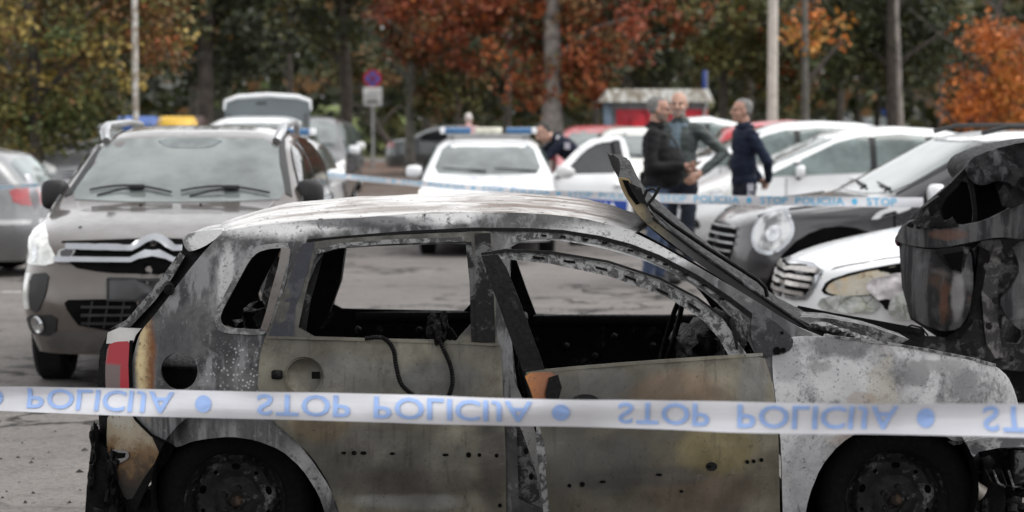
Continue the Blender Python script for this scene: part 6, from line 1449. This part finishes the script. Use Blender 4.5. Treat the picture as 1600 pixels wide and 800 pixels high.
def hand_parts(wr, d, nrm, side, curl=.5):
    """palm, four unequal curled fingers and a thumb; d: direction of the hand, nrm: out of the back of the hand"""
    d = Vector(d).normalized(); nrm = (Vector(nrm)-d*Vector(nrm).dot(d)).normalized(); s = d.cross(nrm)*side; wr = Vector(wr); P = []
    P.append(cap_data(wr-d*.03, wr+d*.02, .027, .028)); 
    for k, (off, L, r) in enumerate(((.030, .072, .0095), (.010, .080, .0098), (-.011, .074, .0093), (-.030, .058, .0085))):
        b = wr+d*.092+s*off; P.append(cap_data(wr+d*.02+s*off*.7, b, .017, .0135))
        a1 = curl*.7; d1 = d*math.cos(a1)-nrm*math.sin(a1); m = b+d1*L*.5; a2 = curl*1.6; d2 = d*math.cos(a2)-nrm*math.sin(a2)
        P.append(cap_data(b, m, r*1.08, r)); P.append(cap_data(m, m+d2*L*.5, r, r*.8))
    tb = wr+d*.03+s*.026; td = (d*.62+s*.72-nrm*.3*(1+curl)).normalized(); tm = tb+td*.038
    P.append(cap_data(tb, tm, .014, .0115)); P.append(cap_data(tm, tm+(td*.7+d*.6).normalized()*.032, .0112, .009)); return P
SKIN = simple('skin', (.42, .245, .18), .5, var=.14, sc=9, Subsurface_Weight=.05)
SKIN2 = simple('skin_tanned', (.36, .20, .145), .5, var=.14, sc=9)
def cloth(name, col, var=.25, sc=7, bump=.35, bs=30): return simple(name, col, .85, var=var, sc=sc, bump=bump, bs=bs, Specular_IOR_Level=.2)
def person(label, px, Y, head, H, skin, hair, jacket, trousers, pose, group=None, lean=0, belly=0, hair_kind='short', beard=None, head_yaw=0, head_pitch=0, shirt=None, shoes=None, x=None, collar=True):
    r = thing('person', label, 'person', (gx(px, Y) if x is None else x, Y, ground(Y)), R(head)); r.scale = (H/1.78,)*3
    LM = Matrix.Translation((0, 0, .97)) @ Matrix.Rotation(R(lean), 4, 'Y') @ Matrix.Translation((0, 0, -.97)); L3 = LM.to_3x3()
    up = lambda p: LM @ Vector(p)
    HM = LM @ Matrix.Translation((.035, 0, 1.655)) @ Matrix.Rotation(R(head_yaw), 4, 'Z') @ Matrix.Rotation(R(head_pitch), 4, 'Y'); H3 = HM.to_3x3()
    hp = lambda p: HM @ Vector(p)
    he = lambda c, q: ell_data(hp(c), q, H3); hc = lambda a, b, r0, r1: cap_data(hp(a), hp(b), r0, r1)
    B = [he((-.012, 0, .035), (.097, .076, .082)), he((.018, 0, -.03), (.072, .063, .085)), he((.028, 0, -.085), (.055, .05, .034)), he((.066, 0, -.100), (.022, .025, .019)),
         hc((.080, -.034, .026), (.080, .034, .026), .012, .012), hc((.090, 0, .016), (.111, 0, -.022), .009, .0145), he((.102, .012, -.027), (.011, .009, .008)), he((.102, -.012, -.027), (.011, .009, .008)),
         hc((.087, -.020, -.060), (.087, .020, -.060), .0075, .0075), hc((.083, -.016, -.072), (.083, .016, -.072), .008, .008)]
    for s in (1, -1): B += [he((.060, s*.036, -.028), (.026, .022, .026)), he((-.004, s*.077, -.012), (.021, .011, .033)), he((.006, s*.072, -.028), (.012, .01, .014))]
    B.append(cap_data(hp((-.02, 0, -.05)), up((0, 0, 1.44)), .057, .066))
    B += [ell_data(up((0, 0, 1.25)), (.09, .14, .24), L3), ell_data((0, 0, .95), (.09, .13, .14))]
    J = [ell_data(up((0.0, 0, 1.31)), (.128, .185, .19), L3), ell_data(up((.01, 0, 1.12)), (.130, .172, .20), L3), ell_data(up((0, 0, .955)), (.132, .178, .105), L3)]
    if belly: J.append(ell_data(up((.085*belly, 0, 1.12)), (.155, .175, .20), L3))
    J.append(cap_data(up((-.005, -.155, 1.425)), up((-.005, .155, 1.425)), .068, .068)); J.append(cap_data(up((-.005, 0, 1.42)), up((.005, 0, 1.515)), .088, .070))
    T = [ell_data((0, 0, .93), (.122, .165, .12))]; S = []
    for s in (1, -1):
        sh = up((0, s*.178, 1.425)); el, wr = [Vector(q) for q in pose['arm'][0 if s > 0 else 1]]
        if pose.get('lean_arms', True) and lean: pass
        J.append(cap_data(sh, el, .066, .053)); J.append(cap_data(el, wr, .053, .042))
        hd = pose['hand'][0 if s > 0 else 1]
        B += [cap_data(el, wr, .03, .026)]+hand_parts(wr+Vector(hd[0]).normalized()*.035, hd[0], hd[1], s*hd[3] if len(hd) > 3 else s, hd[2])
        st = pose.get('step', (0, 0)); fx = st[0 if s > 0 else 1]
        hip = Vector((0, s*.088, .90)); kn = Vector((fx*.5+.02, s*.10, .50)); an = Vector((fx-.02, s*.105, .09))
        T += [cap_data(hip, kn, .094, .068), cap_data(kn, an, .068, .056)]; B += [cap_data(hip, kn, .07, .05), cap_data(kn, an, .048, .036)]
        S.append((cap_data((an.x+.0, an.y, .055), (an.x+.17, an.y, .045), .05, .042), cap_data((an.x-.04, an.y, .05), (an.x+.02, an.y, .10), .045, .045)))
    flesh('body', B, .0065, skin, r, 3)
    jk = flesh('jacket', J, .013, jacket, r, 4, .010); tr_ = flesh('trousers', T, .014, trousers, r, 4, .009)
    for s2 in S: flesh('shoe', list(s2), .012, shoes or M['black'], r, 3)
    eb = simple('eye_dark', (.03, .022, .02), .2)
    for s in (1, -1):
        v, f = ell_data(hp((.0815, s*.031, .005)), (.008, .0125, .0075), H3, 10, 8); mk('eye', v, f, eb, r)
        v, f = cap_data(hp((.092, s*.018, .028)), hp((.084, s*.046, .030)), .005, .004); mk('eyebrow', v, f, hair, r)
    if hair_kind == 'short':
        Hh = [he((-.036, 0, .044), (.088, .0795, .078)), he((-.012, 0, .078), (.074, .060, .046)), he((-.055, 0, .0), (.052, .070, .055))]
        for s in (1, -1): Hh.append(he((-.030, s*.055, .005), (.048, .028, .045)))
        flesh('hair', Hh, .008, hair, r, 3, .003)
    elif hair_kind == 'bald':
        for s in (1, -1): flesh('hair', [he((-.045, s*.058, -.01), (.045, .025, .035))], .008, hair, r, 2)
    if beard:
        Bd = [he((.040, 0, -.083), (.052, .053, .040)), hc((.092, -.026, -.048), (.092, .026, -.048), .009, .009)]
        for s in (1, -1): Bd.append(he((.018, s*.052, -.055), (.04, .018, .045)))
        flesh('beard', Bd, .008, beard, r, 2, .003)
    if shirt:
        flesh('shirt', [ell_data(up((.052, 0, 1.30)), (.09, .075, .20), L3), ell_data(up((.05, 0, 1.0)), (.092, .10, .11), L3), cap_data(up((.035, -.05, 1.45)), up((.035, .05, 1.45)), .05, .05)], .011, shirt, r, 3, .004)
    if collar:
        cl = flesh('collar', [cap_data(up((.03*math.cos(t)-.0+.055*math.cos(t), .075*math.sin(t), 1.50)), up((.05*math.cos(t+.5)+.035*math.cos(t+.5), .075*math.sin(t+.5), 1.50)), .020, .020) for t in np.arange(.7, 5.5, .5)], .009, jacket, jk, 2)
    return r, jk, tr_, up
HG = simple('hair_grey', (.15, .145, .14), .8, var=.4, sc=40, bump=.6, bs=90); HD = simple('hair_dark', (.025, .02, .017), .7, var=.3, sc=40, bump=.5, bs=90); HW = simple('hair_white', (.62, .58, .56), .8)
STUB = simple('stubble', (.16, .115, .095), .85, var=.3, sc=60); STUBG = simple('stubble_grey', (.26, .21, .19), .85, var=.3, sc=60)
JEANS = cloth('blue_jeans', (.055, .075, .125)); DARKT = cloth('dark_trousers', (.018, .021, .032)); BLKJ = cloth('black_fleece', (.010, .010, .011)); NAVY = cloth('navy_tracksuit', (.012, .017, .034)); UNI = cloth('navy_uniform', (.010, .013, .026))
QUI = MB('quilted_green_grey'); zq = QUI.n.new('ShaderNodeTexWave'); zq.bands_direction = 'Z'; zq.inputs['Scale'].default_value = 5.5; zq.inputs['Distortion'].default_value = 1.; QUI.put(zq.inputs['Vector'], QUI.obj())
QUI.bump(zq.outputs[0], .3, .008); QUI = QUI.done(QUI.mix(QUI.sm(QUI.noise(8), .3, .7), (.024, .034, .032), (.042, .055, .052)), .6)
PLD = MB('plaid_shirt'); w1 = PLD.n.new('ShaderNodeTexWave'); w1.bands_direction = 'Y'; w1.inputs['Scale'].default_value = 14; PLD.put(w1.inputs['Vector'], PLD.obj()); w2 = PLD.n.new('ShaderNodeTexWave'); w2.bands_direction = 'Z'; w2.inputs['Scale'].default_value = 14; PLD.put(w2.inputs['Vector'], PLD.obj())
PLD = PLD.done(PLD.mix(PLD.sm(PLD.math('MAXIMUM', w1.outputs[0], w2.outputs[0]), .6, .9), (.17, .23, .27), (.06, .085, .11)), .8)
# man in black, phone in hand, facing right
p1, jk1, tr1, up1 = person('heavy man in black fleece and jeans holding a phone, facing right', 1024, 24.6, -12, 1.93, SKIN2, HG, BLKJ, JEANS,
    dict(arm=(((.02, .27, 1.13), (.24, .20, 1.08)), ((.0, -.27, 1.12), (.27, -.17, 1.13))), hand=(((1, -.3, .1), (0, .3, 1), .5), ((1, .35, .05), (.2, -.2, -1), .55)), step=(.05, -.04)), belly=1.5, beard=STUB, head_yaw=2, head_pitch=6)
ph = thing('phone', 'small black phone in the hand of the man in black', 'phone', (0, 0, 0)); ph.matrix_world = Matrix.Translation(p1.location)
pw = Matrix.Translation(p1.location) @ Matrix.Rotation(R(-12), 4, 'Z') @ Matrix.Scale(1.93/1.78, 4)
q = pw @ Vector((.385, -.135, 1.155)); ph.location = q
box('casing', (0, 0, 0), (.145, .07, .012), M['black'], ph, .004, Matrix.Rotation(R(-12), 3, 'Y')); box('screen', (.0, 0, .008), (.125, .06, .003), M['darkglass'], ph, .001, Matrix.Rotation(R(-12), 3, 'Y'))
bg = thing('shoulder_bag', 'black shoulder bag with long strap on the man in black', 'bag', p1.location, R(-12)); bg.scale = p1.scale
st_ = []
for t in range(15):
    a = t/14; y = -.11+.30*a; z = 1.475-.46*a
    x = .125+.11*math.sin(min(1, a*1.15)*math.pi*.55)+.035*a; st_.append((x if a > .08 else .02, y, z))
tube('strap', [(-.12, .06, 1.40), (-.03, -.09, 1.49)]+st_+[(.12, .235, .98)], .011, simple('strap_grey', (.04, .038, .035), .8), bg, 6)
box('pouch', (-.06, .27, .95), (.26, .09, .24), M['matte_black'], bg, .03)
# bald man behind him, quilted jacket open over a plaid shirt
p2, jk2, tr2, up2 = person('bald man in quilted green grey jacket over plaid shirt, hand on hip', 1062, 25.6, 246, 1.99, SKIN, HG, QUI, DARKT,
    dict(arm=(((-.06, .42, 1.20), (.12, .27, 1.02)), ((.02, -.25, 1.12), (.08, -.22, .90))), hand=(((.5, -.6, -.5), (.3, .6, .2), .7), ((.1, 0, -1), (0, -1, 0), .5)), step=(.04, -.02)), hair_kind='bald', beard=STUBG, shirt=PLD, head_yaw=12, head_pitch=2)
# man in navy tracksuit, hands behind the back, facing left
p3, jk3, tr3, up3 = person('grey haired man in navy tracksuit with pale side stripes, hands behind his back, facing left', 1163, 26.2, 196, 1.92, SKIN2, HG, NAVY, DARKT,
    dict(arm=(((-.14, .27, 1.15), (-.22, .10, .97)), ((-.14, -.27, 1.15), (-.21, -.10, .96))), hand=(((-.25, -.9, -.35), (-1, .2, 0), .6), ((-.2, .9, -.35), (-1, -.2, 0), .6)), step=(.03, -.03)), head_yaw=2)
STR = simple('pale_stripe', (.50, .50, .56), .8)
for s in (1, -1):
    for k, dx in ((0, -.022), (1, .0), (2, .022)):
        P = []; Q = []; n = 16; bv = BVHTree.FromObject(tr3, bpy.context.evaluated_depsgraph_get())
        L_ = []; R2 = []
        for i in range(n+1):
            z = .97-.84*i/n; x0 = .03*(i/n)+dx
            for dd, arr in ((-.008, L_), (.008, R2)):
                h = bv.ray_cast(Vector((x0+dd, s*.6, z)), Vector((0, -s, 0)))[0]; arr.append(h+Vector((0, s*.003, 0)) if h else Vector((x0+dd, s*.17, z)))
        V = L_+R2; mk('side_stripe', V, [(i, i+1, n+2+i, n+1+i) for i in range(n)], STR, tr3)
tube('zip', [up3((.129+.008*math.sin(i), 0, 1.44-.5*i/8)) for i in range(9)], .004, M['black'], jk3, 5)
# policeman bending into his car
p4, jk4, tr4, up4 = person('policeman in navy uniform bending into the open police car', 917, 32.3, 190, 1.94, SKIN, HD, UNI, DARKT,
    dict(arm=(((.62, .25, 1.02), (.62, .16, .80)), ((.62, -.22, 1.05), (.72, -.10, .84))), hand=(((.3, -.2, -1), (1, 0, 0), .6), ((.4, .3, -1), (1, 0, 0), .6)), step=(.06, -.10)), lean=50, head_yaw=14, head_pitch=-18)
for s in (1, -1): box('shoulder_tab', up4((-.02, s*.13, 1.50)), (.05, .12, .012), M['white_print'], jk4, .003, Matrix.Rotation(R(58), 3, 'Y'))
box('sleeve_badge', Vector((.30, .26, 1.22)), (.07, .012, .08), simple('badge', (.35, .33, .38), .6), jk4, .003)
# white-haired person beyond the police car
person('white haired person in pale pink far behind the police car roof', 732, 52, 80, 1.78, SKIN, HW, cloth('pale_pink_coat', (.55, .36, .36)), DARKT,
    dict(arm=(((.0, .27, 1.13), (.04, .28, .88)), ((.0, -.27, 1.13), (.04, -.28, .88))), hand=(((.1, 0, -1), (0, 1, 0), .5), ((.1, 0, -1), (0, -1, 0), .5)), step=(.05, -.05)))
# ------------------------------------------------------------------ police tape
TAPE = MB('tape_film'); n_ = TAPE.noise(5, 4); TAPE.bump(TAPE.noise(1, 4, .6, vec=TAPE.mapv((2.5, 2.5, 34), rot=(0, .04, 0))), .35, .006); TAPE = TAPE.done(TAPE.mix(TAPE.sm(n_, .3, .7), (.60, .60, .64), (.68, .68, .71)), .35, Transmission_Weight=.0, Coat_Weight=.3)
INK = simple('tape_ink', (.30, .44, .76), .45, var=.1); INK2 = simple('tape_ink_cyan', (.10, .42, .66), .45, var=.12)
def tape(label, pos, words, ink, span, n=120, flip=False, th=.0006, nrm=Vector((0, -1, 0))):
    """pos(u, v) -> world point, u along the band, v 0 (top) .. 1 (bottom); words: (text, u0, u1)"""
    root_p = pos((span[0]+span[1])/2, .5); root = thing('police_tape', label, 'tape', root_p)
    V = []; Fc = []; m = 5
    for i in range(n+1):
        u = span[0]+(span[1]-span[0])*i/n
        for j in range(m+1): V.append(pos(u, j/m)-root_p)
    for i in range(n):
        for j in range(m): Fc.append((i*(m+1)+j, (i+1)*(m+1)+j, (i+1)*(m+1)+j+1, i*(m+1)+j+1))
    mk('band', V, Fc, TAPE, root)
    for (tx, u0, u1) in words:
        if tx == 'dot': v_, T = [(.5+.5*math.cos(k*math.pi/12), .5+.5*math.sin(k*math.pi/12)) for k in range(24)], [(0, k, k+1) for k in range(1, 23)]; va, vb = .16, .78
        else: v_, T = text2d(tx); va, vb = .08, .84
        P = [pos(u0+(u1-u0)*a, (va+(vb-va)*b) if flip else (vb+(va-vb)*b))-root_p+nrm*.0042 for a, b in v_]; Q = [p-nrm*.001 for p in P]
        o = mk('lettering' if tx != 'dot' else 'printed_dot', *shell(P, Q, T), ink, root, smooth=False); fix_normals(o)
    return root
tp = pl([(-60, 603), (0, 604), (200, 608), (400, 612), (600, 617), (800, 622), (1000, 625), (1200, 628), (1400, 630), (1700, 633)]); bt = pl([(-60, 641), (0, 642), (200, 648), (400, 655), (600, 660), (800, 666), (1000, 671), (1200, 677), (1400, 680), (1700, 683)])
def fore(u, v):
    Y = 1/np.interp(u, [-60, 1700], [1/7.5, 1/5.75])
    p = at(u, float(tp(u)*(1-v)+bt(u)*v), Y); p.y += .012*math.sin(u*.013+v*2)+.012*math.sin(v*math.pi*1.3+u*.004)+.002*math.sin(u*.04-v*3)+.004*noise.noise(Vector((u*.012, v*1.6, 0))); return p
ws = [('POLICIJA', 41, 272), ('dot', 306, 331), ('STOP', 402, 547), ('POLICIJA', 584, 831), ('dot', 862, 890), ('STOP', 966, 1108), ('POLICIJA', 1152, 1403), ('dot', 1434, 1462), ('STOP', 1538, 1685), ('dot', -16, 3)]
tape('near white police tape with flipped blue lettering stretched across the burnt car', fore, ws, INK, (-60, 1700), 320, True)
A = Vector((-2.08, 29.2, 0)); B_ = Vector((3.24, 18.55, 0))
ty = pl([(480, 270), (520, 274), (600, 282), (700, 291), (800, 298), (860, 302), (1000, 309), (1160, 313), (1300, 315), (1400, 316), (1470, 316)])
def back(u, v):
    Yt = float(np.interp(u, [500, 760, 950, 1080, 1200, 1445], [29.0, 25.2, 22.3, 19.2, 18.2, 17.75]))+0.; c = float(ty(u)); w = .078*F/Yt*(.92 if u > 900 else .8)
    q = at(u, c+(v-.5)*w, Yt); q.y += .02*math.sin(u*.02+v*2); return q
wb = []; u = 512; 
while u < 1440:
    k = np.interp(u, [500, 1440], [.62, 1.0]); wb += [('STOP', u, u+48*k), ('POLICIJA', u+62*k, u+147*k), ('dot', u+160*k, u+170*k)]; u += 186*k
tape('far police tape strung from the hidden police car to the dark crossover mirror', back, [w for w in wb if w[2] < 1440], INK2, (506, 1442), 120, False)
def left(u, v):
    Y = np.interp(u, [-40, 110], [25.4, 18.6]); c = np.interp(u, [-40, 0, 50, 110], [296, 293, 290, 284]); return at(u, c+(v-.5)*np.interp(u, [-40, 110], [7, 6]), Y)
tape('far police tape from the left edge to the brown crossover mirror', left, [('POLICIJA', -20, 22), ('STOP', 34, 60)], INK2, (-40, 112), 40, False)
def tail(u, v):
    # a loose end hanging down off the silver car
    c = at(float(np.interp(u, [0, .35, 1], [42, 52, 58])), 272+62*u, 25.2-.1*math.sin(u*4)); return c+Vector(((v-.5)*.085*(.5+.6*math.sin(u*2.6)), .03*math.sin(u*9+v*2), 0))
tape('loose tape end hanging beside the red tail lamp of the silver car', tail, [], INK2, (0, 1), 24, False)
